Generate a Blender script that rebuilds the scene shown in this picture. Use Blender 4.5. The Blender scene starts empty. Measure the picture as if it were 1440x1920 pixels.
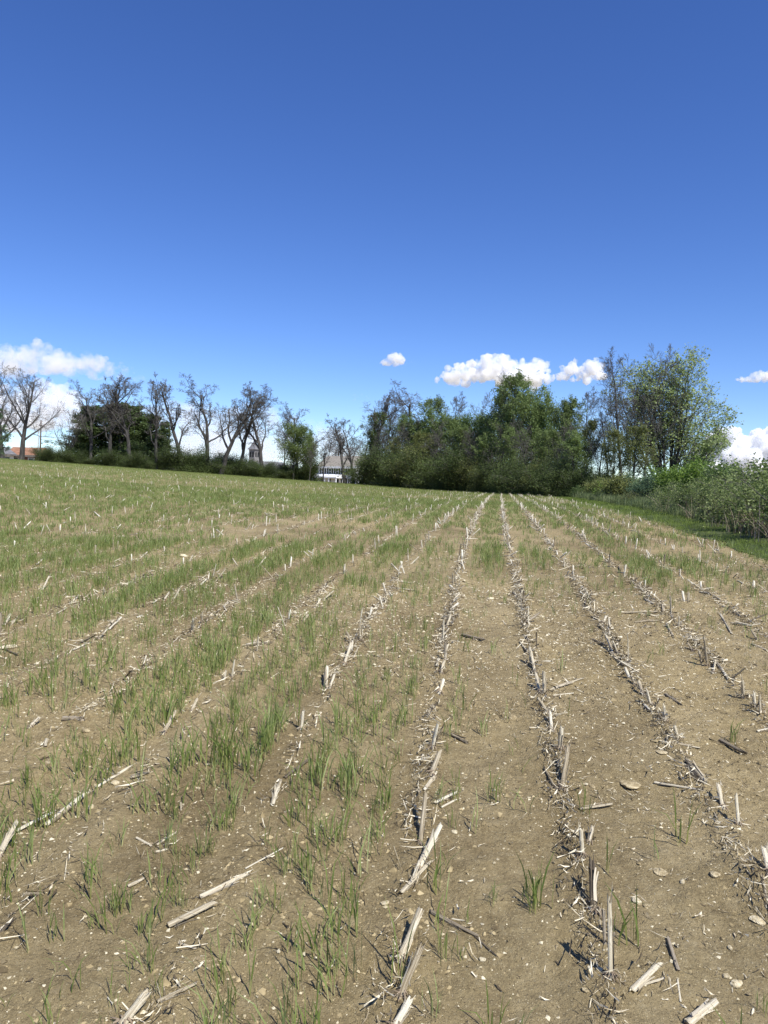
import bpy, math, random
import numpy as np
from mathutils import Matrix, Vector, Euler

R = math.radians
sc = bpy.context.scene
C = sc.collection

# ------------------------------------------------------------------ camera, sky, sun, exposure
EZ = 2.12                                   # eye height over the soil at the photographer's feet
FPX, IW, IH = 1442.0, 1440.0, 1920.0        # focal length and size of the photograph in pixels
PITCH, ROLL = 2.03, 1.5
cam_d = bpy.data.cameras.new('camera')
cam = bpy.data.objects.new('camera', cam_d)
C.objects.link(cam)
sc.camera = cam
cam_d.sensor_fit = 'VERTICAL'
cam_d.sensor_height = 36.0
cam_d.lens = 36.0 * FPX / IH
cam_d.clip_start, cam_d.clip_end = 0.05, 80000
CR = Euler((R(90 - PITCH), 0, 0)).to_matrix() @ Matrix.Rotation(R(ROLL), 3, 'Z')
cam.matrix_world = Matrix.Translation((0, 0, EZ)) @ CR.to_4x4()

SUN_EL, SUN_AZ = 52.0, 143.0                # azimuth clockwise from the viewing direction (+Y)
world = bpy.data.worlds.new('World')
sc.world = world
world.use_nodes = True
wn = world.node_tree.nodes
wl = world.node_tree.links
sky = wn.new('ShaderNodeTexSky')
sky.sky_type = 'NISHITA'
sky.sun_disc = False
sky.sun_elevation = R(SUN_EL)
sky.sun_rotation = R(SUN_AZ)
sky.altitude = 4000
sky.air_density = 1.3
sky.dust_density = 0.0
sky.ozone_density = 4.0
hs = wn.new('ShaderNodeHueSaturation')
hs.inputs['Saturation'].default_value = 1.2
hs.inputs['Hue'].default_value = 0.515
wl.new(sky.outputs[0], hs.inputs['Color'])
bg = wn['Background']
bg.inputs['Strength'].default_value = 0.128
wl.new(hs.outputs[0], bg.inputs['Color'])

sun_d = bpy.data.lights.new('sun', 'SUN')
sun_d.energy = 4.8
sun_d.angle = R(0.53)
sun_d.color = (1.0, 0.982, 0.945)
sun = bpy.data.objects.new('sun', sun_d)
C.objects.link(sun)
sdir = Vector((math.sin(R(SUN_AZ)) * math.cos(R(SUN_EL)), math.cos(R(SUN_AZ)) * math.cos(R(SUN_EL)), math.sin(R(SUN_EL))))
sun.rotation_euler = sdir.to_track_quat('Z', 'Y').to_euler()
sun.location = (20, -40, 60)

sc.view_settings.view_transform = 'Standard'
sc.view_settings.look = 'None'
sc.view_settings.gamma = 1.0
sc.view_settings.use_curve_mapping = False
sc.view_settings.exposure = 0.4
sc.cycles.max_bounces = 14
sc.cycles.volume_bounces = 12
sc.cycles.transparent_max_bounces = 8
sc.cycles.volume_step_rate = 0.5

# ------------------------------------------------------------------ noise, mesh and material helpers
def _h(ix, iy, seed):
    ix = ix.astype(np.int64)
    iy = iy.astype(np.int64)
    n = (ix * 374761393 + iy * 668265263 + seed * 974634521) & 0x7fffffff
    n = ((n ^ (n >> 13)) * 1274126177) & 0x7fffffff
    n = n ^ (n >> 16)
    return (n & 0xffff) / 65535.0

def vnoise(x, y, seed=0):
    x = np.asarray(x, float)
    y = np.asarray(y, float)
    ix, iy = np.floor(x), np.floor(y)
    fx, fy = x - ix, y - iy
    fx = fx * fx * (3 - 2 * fx)
    fy = fy * fy * (3 - 2 * fy)
    a, b = _h(ix, iy, seed), _h(ix + 1, iy, seed)
    c, d = _h(ix, iy + 1, seed), _h(ix + 1, iy + 1, seed)
    return (a * (1 - fx) + b * fx) * (1 - fy) + (c * (1 - fx) + d * fx) * fy

def fbm(x, y, seed=0, octv=3):
    s, a, t = 0, 1.0, 0
    for k in range(octv):
        s = s + a * vnoise(x * 2 ** k, y * 2 ** k, seed + k * 17)
        t += a
        a *= 0.5
    return s / t

def sstep(a, b, x):
    t = np.clip((np.asarray(x, float) - a) / (b - a), 0, 1)
    return t * t * (3 - 2 * t)

def mesh_np(name, V, F, mats=None, smooth=False, mi=None, rnd=None):
    """V (n,3); F one index array or a list of index arrays (m,3)/(m,4); rnd a value per vertex"""
    if not isinstance(F, list):
        F = [F]
    F = [np.asarray(f, np.int32) for f in F if len(f)]
    me = bpy.data.meshes.new(name)
    V = np.ascontiguousarray(V, np.float32)
    me.vertices.add(len(V))
    me.vertices.foreach_set('co', V.ravel())
    loops = np.concatenate([f.ravel() for f in F])
    tot = np.concatenate([np.full(len(f), f.shape[1], np.int32) for f in F])
    st = np.concatenate([[0], np.cumsum(tot)[:-1]]).astype(np.int32)
    me.loops.add(len(loops))
    me.loops.foreach_set('vertex_index', loops)
    me.polygons.add(len(tot))
    me.polygons.foreach_set('loop_start', st)
    me.polygons.foreach_set('loop_total', tot)
    if mi is not None:
        me.polygons.foreach_set('material_index', np.asarray(mi, np.int32))
    me.polygons.foreach_set('use_smooth', np.full(len(tot), smooth, bool))
    if rnd is not None:
        at = me.attributes.new('rnd', 'FLOAT', 'POINT')
        at.data.foreach_set('value', np.ascontiguousarray(rnd, np.float32))
    me.update(calc_edges=True)
    for m in (mats or []):
        me.materials.append(m)
    return me

def link(name, me, parent=None):
    o = bpy.data.objects.new(name, me)
    C.objects.link(o)
    if parent is not None:
        o.parent = parent
    return o

def tag(o, label=None, cat=None, group=None, kind=None):
    if label: o['label'] = label
    if cat: o['category'] = cat
    if group: o['group'] = group
    if kind: o['kind'] = kind
    return o

def empty(name, loc=(0, 0, 0), rz=0):
    o = bpy.data.objects.new(name, None)
    o.empty_display_size = 0.1
    C.objects.link(o)
    o.location = loc
    o.rotation_euler = (0, 0, rz)
    return o

class MB:
    """collects boxes, prisms and tubes, then links them as one mesh"""
    def __init__(s):
        s.v, s.f = [], []
    def poly(s, pts, faces):
        b = len(s.v)
        s.v += [tuple(p) for p in pts]
        s.f += [tuple(b + i for i in f) for f in faces]
    def box(s, x0, x1, y0, y1, z0, z1):
        s.poly([(x0, y0, z0), (x1, y0, z0), (x1, y1, z0), (x0, y1, z0), (x0, y0, z1), (x1, y0, z1), (x1, y1, z1), (x0, y1, z1)],
               [(0, 3, 2, 1), (4, 5, 6, 7), (0, 1, 5, 4), (1, 2, 6, 5), (2, 3, 7, 6), (3, 0, 4, 7)])
    def prism(s, prof, y0, y1):
        """profile in x,z extruded along y"""
        n = len(prof)
        s.poly([(x, y0, z) for x, z in prof] + [(x, y1, z) for x, z in prof],
               [tuple(range(n)), tuple(range(2 * n - 1, n - 1, -1))] + [(i, n + i, n + (i + 1) % n, (i + 1) % n) for i in range(n)])
    def tube(s, pts, r, n=6):
        pts = [Vector(p) for p in pts]
        rr = r if hasattr(r, '__len__') else [r] * len(pts)
        b = len(s.v)
        for i, p in enumerate(pts):
            t = (pts[min(i + 1, len(pts) - 1)] - pts[max(i - 1, 0)]).normalized()
            u = t.cross(Vector((0.31, 0.2, 0.93)) if abs(t.z) < .9 else Vector((1, 0, 0))).normalized()
            w = t.cross(u)
            for k in range(n):
                a = 2 * math.pi * k / n
                s.v.append(tuple(p + (u * math.cos(a) + w * math.sin(a)) * rr[i]))
        for i in range(len(pts) - 1):
            for k in range(n):
                s.f.append((b + i * n + k, b + i * n + (k + 1) % n, b + (i + 1) * n + (k + 1) % n, b + (i + 1) * n + k))
        s.f.append(tuple(b + k for k in range(n))[::-1])
        s.f.append(tuple(b + (len(pts) - 1) * n + k for k in range(n)))
    def mesh(s, name, m, smooth=False):
        me = bpy.data.meshes.new(name)
        me.from_pydata(s.v, [], s.f)
        me.update()
        me.materials.append(m)
        if smooth:
            me.polygons.foreach_set('use_smooth', np.ones(len(me.polygons), bool))
        return me
    def build(s, name, m, parent=None, smooth=False):
        return link(name, s.mesh(name, m, smooth), parent)

def material(name, stops, scale=5.0, detail=4.0, rough=0.8, bump=0.0, bscale=40.0, stretch=(1, 1, 1), use='Object',
             rnd=None, transl=0.0, vary=0.0, spec=0.25, bdist=0.01):
    """noise-driven colours; rnd: 'attr' or 'object' adds a brightness change per piece"""
    m = bpy.data.materials.new(name)
    m.use_nodes = True
    nt = m.node_tree
    N, L = nt.nodes, nt.links
    p = N['Principled BSDF']
    p.inputs['Roughness'].default_value = rough
    p.inputs['Specular IOR Level'].default_value = spec
    tc = N.new('ShaderNodeTexCoord')
    mp = N.new('ShaderNodeMapping')
    mp.inputs['Scale'].default_value = stretch
    L.new(tc.outputs[use], mp.inputs[0])
    nz = N.new('ShaderNodeTexNoise')
    nz.inputs['Scale'].default_value = scale
    nz.inputs['Detail'].default_value = detail
    nz.inputs['Roughness'].default_value = 0.62
    L.new(mp.outputs[0], nz.inputs['Vector'])
    rp = N.new('ShaderNodeValToRGB')
    el = rp.color_ramp.elements
    pos = np.linspace(0.3, 0.7, len(stops))
    while len(el) < len(stops):
        el.new(0.5)
    for e, q, c in zip(el, pos, stops):
        e.position = q
        e.color = (*c, 1)
    fac = nz.outputs['Fac']
    if rnd:
        if rnd == 'attr':
            a = N.new('ShaderNodeAttribute')
            a.attribute_name = 'rnd'
            src = a.outputs['Fac']
        else:
            a = N.new('ShaderNodeObjectInfo')
            src = a.outputs['Random']
        ma = N.new('ShaderNodeMath')
        ma.operation = 'MULTIPLY_ADD'
        ma.inputs[1].default_value = vary
        L.new(src, ma.inputs[0])
        sb = N.new('ShaderNodeMath')
        sb.operation = 'SUBTRACT'
        sb.inputs[1].default_value = vary * 0.5
        L.new(fac, sb.inputs[0])
        L.new(sb.outputs[0], ma.inputs[2])
        fac = ma.outputs[0]
    L.new(fac, rp.inputs[0])
    L.new(rp.outputs[0], p.inputs['Base Color'])
    if bump:
        n2 = N.new('ShaderNodeTexNoise')
        n2.inputs['Scale'].default_value = bscale
        n2.inputs['Detail'].default_value = 5
        L.new(mp.outputs[0], n2.inputs['Vector'])
        bm = N.new('ShaderNodeBump')
        bm.inputs['Strength'].default_value = bump
        bm.inputs['Distance'].default_value = bdist
        L.new(n2.outputs['Fac'], bm.inputs['Height'])
        L.new(bm.outputs[0], p.inputs['Normal'])
    if transl:
        tr = N.new('ShaderNodeBsdfTranslucent')
        L.new(rp.outputs[0], tr.inputs['Color'])
        mx = N.new('ShaderNodeMixShader')
        mx.inputs[0].default_value = transl
        L.new(p.outputs[0], mx.inputs[1])
        L.new(tr.outputs[0], mx.inputs[2])
        L.new(mx.outputs[0], N['Material Output'].inputs['Surface'])
    return m

# ------------------------------------------------------------------ lie of the land
_Y = np.array([-300, -40, -10, 0, 3, 4, 6.7, 10, 13.4, 20, 28, 40, 70, 100, 118, 135, 200, 400, 900, 30000], float)
_D = np.array([9, 4.5, 2.6, 2.12, 1.78, 1.66, 1.37, 1.19, 1.06, .89, .79, .72, .66, .66, .75, .95, 1.55, 2.6, 4, 6], float)
_q = np.linspace(math.log(1.0), math.log(30021.0), 6000)
_dv = np.interp(np.exp(_q) - 20.0, _Y, _D)
_k = np.hanning(141); _k /= _k.sum()
_dv = np.convolve(np.pad(_dv, 70, 'edge'), _k, 'valid')
def below_eye(Y):
    return np.interp(np.log(np.maximum(np.asarray(Y, float) + 20.0, 1.0)), _q, _dv)

def row_x(Y):
    """plan curve of the corn rows"""
    Y = np.asarray(Y, float)
    return 0.152 * Y - 0.52 * (1 - np.exp(-np.maximum(Y, 0) / 12))
ROW, X0 = 0.76, -0.24
def rowc(X, Y):
    return (np.asarray(X, float) - row_x(Y) - X0) / ROW
EDGE = 6.7                                            # the field ends at this row coordinate

def zbase(X, Y):
    X = np.asarray(X, float); Y = np.asarray(Y, float)
    t = X - row_x(np.minimum(Y, 160))
    rise = 0.0465 * np.log1p(np.exp((-t - 8.0) / 3.0)) * 3.0
    rise = np.minimum(rise, 6.0)
    rise = rise * sstep(4, 38, Y) * (1 - 0.75 * sstep(118, 190, Y))
    bank = 0.25 * sstep(EDGE * ROW + 2.0, EDGE * ROW + 6.0, t) * sstep(2, 20, Y)
    return EZ - below_eye(Y) + rise + bank

def zg(X, Y):
    X = np.asarray(X, float); Y = np.asarray(Y, float)
    r = rowc(X, Y)
    near = 1 - sstep(14, 45, Y)
    z = zbase(X, Y)
    z = z + 0.07 * (fbm(X * .35, Y * .22, 3) - .5) * (1 - .5 * sstep(60, 120, Y))
    ridge = np.exp(-((r - np.round(r)) * ROW / 0.09) ** 2) * 0.022 * (r < EDGE)
    z = z + ridge * (0.4 + 0.9 * vnoise(X * 3, Y * 3, 11))
    z = z + near * (0.040 * (fbm(X * 2.6, Y * 2.6, 5) - .5) + 0.030 * (fbm(X * 9, Y * 9, 7, 3) - .5))
    fine = 1 - sstep(6, 11, Y)
    z = z + fine * 0.017 * (fbm(X * 28, Y * 28, 9, 2) - .5)
    return z

_CRn = np.array(CR)
def ray(x, y):
    d = np.array([(x - IW / 2) / FPX, -(y - IH / 2) / FPX, -1.0])
    d = _CRn @ d
    return d / d[1]                                   # scaled so that Y grows by one
def hit(x, y):
    """where the line of sight through a pixel meets the soil"""
    d = ray(x, y)
    Ys = np.exp(np.linspace(math.log(1.3), math.log(130), 4000))
    g = EZ + d[2] * Ys - zg(d[0] * Ys, Ys)
    i = int(np.argmax(g < 0)) if (g < 0).any() else len(Ys) - 1
    Y = Ys[i]
    return np.array([d[0] * Y, Y, float(zg(d[0] * Y, Y))])
def at(x, y, Y):
    d = ray(x, y)
    return np.array([d[0] * Y, Y, EZ + d[2] * Y])

# ------------------------------------------------------------------ materials
def soil_material():
    m = bpy.data.materials.new('soil')
    m.use_nodes = True
    N, L = m.node_tree.nodes, m.node_tree.links
    p = N['Principled BSDF']
    p.inputs['Roughness'].default_value = 0.92
    p.inputs['Specular IOR Level'].default_value = 0.12
    tc = N.new('ShaderNodeTexCoord')
    def noise(s, d=5, r=.6):
        n = N.new('ShaderNodeTexNoise')
        n.inputs['Scale'].default_value = s
        n.inputs['Detail'].default_value = d
        n.inputs['Roughness'].default_value = r
        L.new(tc.outputs['Object'], n.inputs['Vector'])
        return n.outputs['Fac']
    def ramp(f, stops):
        r = N.new('ShaderNodeValToRGB')
        while len(r.color_ramp.elements) < len(stops): r.color_ramp.elements.new(.5)
        for e, (q, c) in zip(r.color_ramp.elements, stops):
            e.position = q; e.color = (*c, 1)
        L.new(f, r.inputs[0])
        return r.outputs[0]
    def mix(f, a, b, mode='MIX'):
        x = N.new('ShaderNodeMix'); x.data_type = 'RGBA'; x.blend_type = mode
        if isinstance(f, float): x.inputs[0].default_value = f
        else: L.new(f, x.inputs[0])
        L.new(a, x.inputs[6]); L.new(b, x.inputs[7])
        return x.outputs[2]
    big = ramp(noise(1.3, 6), [(.32, (.200, .150, .074)), (.5, (.325, .250, .128)), (.68, (.430, .340, .188))])
    mid = ramp(noise(16, 6, .7), [(.3, (.125, .092, .045)), (.5, (.325, .250, .127)), (.72, (.48, .39, .225))])
    col = mix(.5, big, mid)
    # fine grit: small pale and dark grains set in the soil
    vo = N.new('ShaderNodeTexVoronoi'); vo.inputs['Scale'].default_value = 130
    L.new(tc.outputs['Object'], vo.inputs['Vector'])
    sep = N.new('ShaderNodeSeparateColor'); L.new(vo.outputs['Color'], sep.inputs[0])
    grit = ramp(sep.outputs[0], [(.0, (.12, .088, .044)), (.2, (.31, .235, .115)), (.8, (.41, .32, .165)), (.97, (.60, .50, .30))])
    g2 = N.new('ShaderNodeMath'); g2.operation = 'LESS_THAN'; g2.inputs[1].default_value = .38
    L.new(vo.outputs['Distance'], g2.inputs[0])
    g3 = N.new('ShaderNodeMath'); g3.operation = 'MULTIPLY'; g3.inputs[1].default_value = .75
    L.new(g2.outputs[0], g3.inputs[0])
    col = mix(g3.outputs[0], col, grit)
    damp = ramp(noise(.55, 4, .6), [(.36, (.74, .72, .70)), (.5, (.97, .97, .97)), (.66, (1.10, 1.09, 1.06))])   # damp hollows and dry crust
    col = mix(1.0, col, damp, 'MULTIPLY')
    L.new(col, p.inputs['Base Color'])
    b1 = N.new('ShaderNodeBump'); b1.inputs['Strength'].default_value = 1.0; b1.inputs['Distance'].default_value = .024
    L.new(noise(42, 7, .75), b1.inputs['Height'])
    b0 = N.new('ShaderNodeBump'); b0.inputs['Strength'].default_value = .8; b0.inputs['Distance'].default_value = .035
    L.new(noise(11, 5, .65), b0.inputs['Height'])
    L.new(b0.outputs[0], b1.inputs['Normal'])
    L.new(b1.outputs[0], p.inputs['Normal'])
    return m
M = {}
M['soil'] = soil_material()
M['verge'] = material('verge_soil', [(.035, .045, .015), (.055, .075, .02), (.09, .095, .04)], 3, 6, .95, .5, 30)
M['straw'] = material('corn_straw', [(.22, .17, .10), (.56, .48, .33), (.76, .70, .54)], 3.2, 6, .7, .5, 14, (1, 1, .5), rnd='object', vary=.3)
M['straw_dark'] = material('weathered_straw', [(.06, .045, .03), (.20, .16, .105), (.42, .35, .25)], 3.2, 6, .8, .5, 14, (1, 1, .5), rnd='object', vary=.3)
M['husk'] = material('dry_husk', [(.17, .13, .08), (.38, .315, .21), (.58, .51, .38)], 25, 4, .8, .2, 80, (1, 1, .2), rnd='object', vary=.3)
M['root'] = material('brace_roots', [(.12, .085, .05), (.28, .21, .14), (.45, .37, .26)], 30, 4, .9)
M['litter'] = material('straw_litter', [(.10, .074, .042), (.36, .29, .18), (.70, .62, .45)], 40, 3, .8, rnd='attr', vary=.95)
M['stub_far'] = material('standing_stubble', [(.28, .235, .155), (.52, .46, .34), (.68, .63, .50)], 10, 3, .75, rnd='attr', vary=.4)
M['rye'] = material('rye_leaf', [(.155, .200, .045), (.21, .265, .066), (.29, .335, .115)], 6, 3, .5, rnd='attr', vary=.55, transl=.35, spec=.35)
M['rye_base'] = material('rye_stem', [(.24, .24, .07), (.35, .35, .13), (.46, .43, .21)], 6, 3, .6, rnd='attr', vary=.4, transl=.3)
M['stone'] = material('field_stone', [(.30, .23, .12), (.54, .44, .26), (.72, .63, .43)], 2.2, 6, .9, .8, 7, rnd='object', vary=.35)
M['gravel'] = material('gravel', [(.22, .17, .095), (.42, .35, .21), (.64, .56, .38)], 9, 3, .85, rnd='attr', vary=.75)
M['clod'] = material('soil_clod', [(.11, .082, .042), (.28, .215, .11), (.43, .34, .185)], 12, 4, .95, rnd='attr', vary=.3)
M['bark'] = material('bark', [(.030, .027, .024), (.062, .057, .050), (.115, .108, .096)], 6, 5, .95, .5, 20, (1, 1, .3))
M['bark_grey'] = material('grey_bark', [(.075, .068, .058), (.135, .122, .105), (.22, .20, .175)], 6, 5, .95, .5, 20, (1, 1, .3))
M['twig'] = material('twigs', [(.062, .056, .048), (.105, .097, .084), (.165, .155, .135)], 3, 3, .95)
LEAF = {
    'fresh': [(.145, .200, .056), (.205, .280, .086), (.28, .36, .13)],
    'mid': [(.108, .150, .044), (.160, .215, .066), (.23, .295, .10)],
    'dark': [(.068, .110, .029), (.105, .160, .046), (.155, .22, .070)],
    'olive': [(.135, .155, .045), (.195, .220, .066), (.28, .30, .105)],
    'cedar': [(.072, .105, .034), (.112, .160, .054), (.165, .225, .080)],
    'pale': [(.120, .165, .042), (.185, .240, .068), (.40, .45, .19)],
    'bright': [(.120, .190, .028), (.175, .265, .045), (.24, .345, .075)],
    'spring': [(.26, .33, .115), (.36, .44, .165), (.48, .56, .25)],
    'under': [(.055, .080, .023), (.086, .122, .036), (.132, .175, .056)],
    'blue': [(.095, .150, .072), (.145, .22, .110), (.21, .30, .165)],
}
for k, s in LEAF.items():
    M['leaf_' + k] = material('leaf_' + k, s, 1.3, 4, .55, rnd='attr', vary=.4, transl=.45, spec=.25)
M['cane'] = material('dead_canes', [(.14, .095, .065), (.29, .215, .155), (.50, .41, .30)], 4, 3, .9, rnd='attr', vary=.5)
M['verge_grass'] = material('verge_grass', [(.115, .165, .026), (.165, .225, .036), (.23, .29, .065)], 2, 3, .6, rnd='attr', vary=.45, transl=.3)
M['tall_grass'] = material('tall_grass', [(.095, .130, .044), (.145, .185, .068), (.25, .28, .13)], 2, 3, .6, rnd='attr', vary=.45, transl=.3)
# ------------------------------------------------------------------ the field
def build_field():
    Ys = [-300, -120, -50, -20, -8, -3, -1, 0, .7, 1.2]
    y = 1.5
    while y < 140:
        Ys.append(y)
        y += max(.014, .0072 * (y - .3))
    while y < 30000:
        Ys.append(y); y *= 1.3
    Ys = np.array(Ys)
    core = np.linspace(-.78, .78, 310)
    side = np.array([.83, .9, 1.0, 1.2, 1.6, 2.5, 5, 15, 50, 90])
    W = np.concatenate([-side[::-1], core, side])
    S = np.maximum(Ys, -4) * 0.80 + 4.3
    X = S[:, None] * W[None, :]
    Y = np.repeat(Ys[:, None], len(W), 1)
    Z = zg(X, Y)
    V = np.stack([X, Y, Z], -1).reshape(-1, 3)
    n, w = len(Ys), len(W)
    i = np.arange(n - 1)[:, None] * w + np.arange(w - 1)[None, :]
    F = np.stack([i, i + 1, i + w + 1, i + w], -1).reshape(-1, 4)
    o = link('field', mesh_np('field', V, F, [M['soil']], True))
    tag(o, kind='structure')
build_field()

def build_verge():
    Ys = np.concatenate([np.linspace(-4, 40, 150), np.linspace(41, 130, 60)])
    T = np.concatenate([np.linspace(0, 2.5, 22), [3.5, 5, 8, 14, 25]])
    Y = np.repeat(Ys[:, None], len(T), 1)
    wob = 0.16 * (fbm(Ys * .7, Ys * 0, 21) - .5) * 3
    X = row_x(Y) + X0 + EDGE * ROW + T[None, :] + (wob[:, None] * np.exp(-T[None, :]))
    Z = zg(X, Y) + .012 + 0.05 * sstep(0, 1.2, T)[None, :]
    n, w = Y.shape
    i = np.arange(n - 1)[:, None] * w + np.arange(w - 1)[None, :]
    F = np.stack([i, i + 1, i + w + 1, i + w], -1).reshape(-1, 4)
    tag(link('grass_verge', mesh_np('grass_verge', np.stack([X, Y, Z], -1).reshape(-1, 3), F, [M['verge']], True)), kind='structure')
build_verge()

# ------------------------------------------------------------------ scattering many small pieces into one mesh
def scatter(protos, P, ang, scl, idx, rng, tilt=None, rnd=None, nscale=None):
    """protos: list of (V, F, mi). Returns V, F(list tri/quad), mi, rnd merged"""
    VV, F3, F4, m3, m4, RR = [], [], [], [], [], []
    base = 0
    if rnd is None: rnd = rng.random(len(P))
    for k, (v, f, mi) in enumerate(protos):
        s = np.where(idx == k)[0]
        if len(s) == 0: continue
        c, sn = np.cos(ang[s]), np.sin(ang[s])
        Rm = np.zeros((len(s), 3, 3))
        Rm[:, 0, 0] = c; Rm[:, 0, 1] = -sn; Rm[:, 1, 0] = sn; Rm[:, 1, 1] = c; Rm[:, 2, 2] = 1
        if tilt is not None:
            tx = tilt[s]
            T = np.zeros((len(s), 3, 3)); T[:, 0, 0] = 1
            T[:, 1, 1] = np.cos(tx); T[:, 1, 2] = -np.sin(tx); T[:, 2, 1] = np.sin(tx); T[:, 2, 2] = np.cos(tx)
            Rm = Rm @ T
        sv = scl[s] if scl.ndim == 2 else np.repeat(scl[s][:, None], 3, 1)
        W = np.einsum('nij,nvj->nvi', Rm, v[None] * sv[:, None, :]) + P[s][:, None, :]
        VV.append(W.reshape(-1, 3))
        RR.append(np.repeat(rnd[s], len(v)))
        for w in (3, 4):
            sel = [i for i, q in enumerate(f) if len(q) == w]
            if not sel: continue
            fa = np.array([f[i] for i in sel])
            g = (fa[None] + (base + np.arange(len(s)) * len(v))[:, None, None]).reshape(-1, w)
            mm = np.tile(np.array([mi[i] for i in sel]), len(s))
            (F3 if w == 3 else F4).append(g); (m3 if w == 3 else m4).append(mm)
        base += len(s) * len(v)
    Fs = []; mi = []
    if F3: Fs.append(np.concatenate(F3)); mi.append(np.concatenate(m3))
    if F4: Fs.append(np.concatenate(F4)); mi.append(np.concatenate(m4))
    return np.concatenate(VV), Fs, np.concatenate(mi), np.concatenate(RR)

def area_points(rng, n, y0, y1, spread=.60, pad=1.6):
    """n points even over the ground of a wedge in front of the viewer"""
    a = spread
    A = lambda y: a * y * y / 2 + pad * y
    u = rng.random(n) * (A(y1) - A(y0)) + A(y0)
    Y = (-pad + np.sqrt(pad * pad + 2 * a * u)) / a
    X = (rng.random(n) * 2 - 1) * (a * Y + pad)
    return X, Y

# rye: how densely it stands
RYE_SPOTS = []
for px_, py_, sx_, sy_, a_ in ((520, 1430, .28, .5, .8), (640, 1400, .25, .5, .5), (440, 1600, .22, .25, .6), (560, 1580, .3, .3, .6), (690, 1480, .25, .3, .5), (270, 1760, .14, .12, .9), (430, 1700, .12, .14, .9), (120, 1700, .2, .2, .5),
                               (210, 1530, .25, .3, .6), (340, 1440, .3, .3, .5), (380, 1260, .5, .7, .6), (120, 1240, .7, .8, .7), (560, 1790, .07, .07, .5), (930, 1500, .10, .12, .6), (1170, 1800, .05, .2, .6), (1085, 1640, .05, .15, .6), (740, 1830, .06, .3, .4), (1010, 1700, .1, .12, .3), (650, 1330, .4, .5, .6), (200, 1400, .6, .7, .5)):
    a_ = a_ * .40
    _p = hit(px_, py_)
    RYE_SPOTS.append((_p[0], _p[1], sx_, sy_, a_))
def rye_density(X, Y):
    r = rowc(X, Y)
    fr = r - np.round(r)
    between = np.clip((np.abs(fr) - .07) / .16, 0.02, 1)
    between = between + (1 - between) * np.clip(sstep(14, 40, Y) * (1 - np.exp(-((r - .5) / 3.0) ** 2) * .8), 0, 1)
    patch = fbm(X * .55, Y * .35, 31, 3)
    streak = vnoise(r * 1.0 + .5, Y * .05, 37)
    d = np.clip((patch - .16) * 1.9, .15, 1) * (.6 + .55 * streak)
    left = sstep(.4, -1.2, r)
    nearright = sstep(.1, .5, r) * (1 - sstep(6.5, 13, Y)) * .90
    d = d * (.55 + .62 * left) * (1 - nearright)
    d = d * (.66 + .9 * sstep(5, 16, Y))
    for cx, cy, sx, sy, a in RYE_SPOTS:
        d = d + a * np.exp(-((X - cx) / sx) ** 2 - ((Y - cy) / sy) ** 2)
    # the rank strip between the middle row and the next on the right, and its kin
    strip = np.exp(-((r - .55) / .20) ** 2) * sstep(9, 13, Y) * 1.3
    strip += np.exp(-((r + 1.45) / .28) ** 2) * sstep(10, 16, Y) * .9
    strip += np.exp(-((r + 2.5) / .3) ** 2) * .5
    strip += np.exp(-((r - 3.6) / .6) ** 2) * sstep(9, 13, Y) * .6
    bare = np.exp(-((r + 5.1) / .45) ** 2) * sstep(6, 10, Y) * .8 + np.exp(-((r - 2.2) / .5) ** 2) * .6 + np.exp(-((r + .45) / .3) ** 2) * sstep(8, 14, Y) * .6
    far = sstep(16, 45, Y) * .95 + sstep(-5, -11, r) * sstep(6, 13, Y) * .6
    d = (d + strip) * (1 - np.clip(bare, 0, .9) * (1 - sstep(30, 60, Y))) + far
    return np.clip(d, 0, 1.5) * between * (r < EDGE - .15)

def rye_tuft(rng, n, h, w, spread, seg=3, lean=.35):
    V, F, mi = [], [], []
    for b in range(n):
        a = rng.random() * 6.283
        x, y = rng.normal(0, spread, 2)
        hh = h * rng.uniform(.55, 1.1)
        ln = abs(rng.normal(0, lean)) * hh
        ww = w * rng.uniform(.7, 1.2)
        ta = rng.random() * 6.283
        bx, by = math.cos(ta) * ww / 2, math.sin(ta) * ww / 2
        i0 = len(V)
        for s in range(seg):
            t = s / seg
            ox = x + math.cos(a) * ln * t ** 2.2; oy = y + math.sin(a) * ln * t ** 2.2
            k = (.55 + .9 * t) if t < .5 else (1.0 - .55 * (t - .5) / .5)
            V += [(ox - bx * k, oy - by * k, hh * t - .01), (ox + bx * k, oy + by * k, hh * t - .01)]
        droop = hh * (1 - .25 * (ln / hh) ** 2)
        V.append((x + math.cos(a) * ln, y + math.sin(a) * ln, droop - .01))
        for s in range(seg - 1):
            F.append((i0 + 2 * s, i0 + 2 * s + 1, i0 + 2 * s + 3, i0 + 2 * s + 2)); mi.append(1 if s == 0 and seg > 2 and rng.random() < .8 else 0)
        F.append((i0 + 2 * seg - 2, i0 + 2 * seg - 1, i0 + 2 * seg)); mi.append(0)
    return np.array(V), F, mi

rng = np.random.default_rng(12)
rye_near = [rye_tuft(rng, n, .17, .0055, .017, 3, .34) for n in (2, 3, 4, 5, 7, 10)]
rye_mid = [rye_tuft(rng, n, .15, .010, .05, 2) for n in (5, 7, 9)]
rye_far = [rye_tuft(rng, n, .16, .030, .20, 1) for n in (6, 7, 8)]

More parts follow.
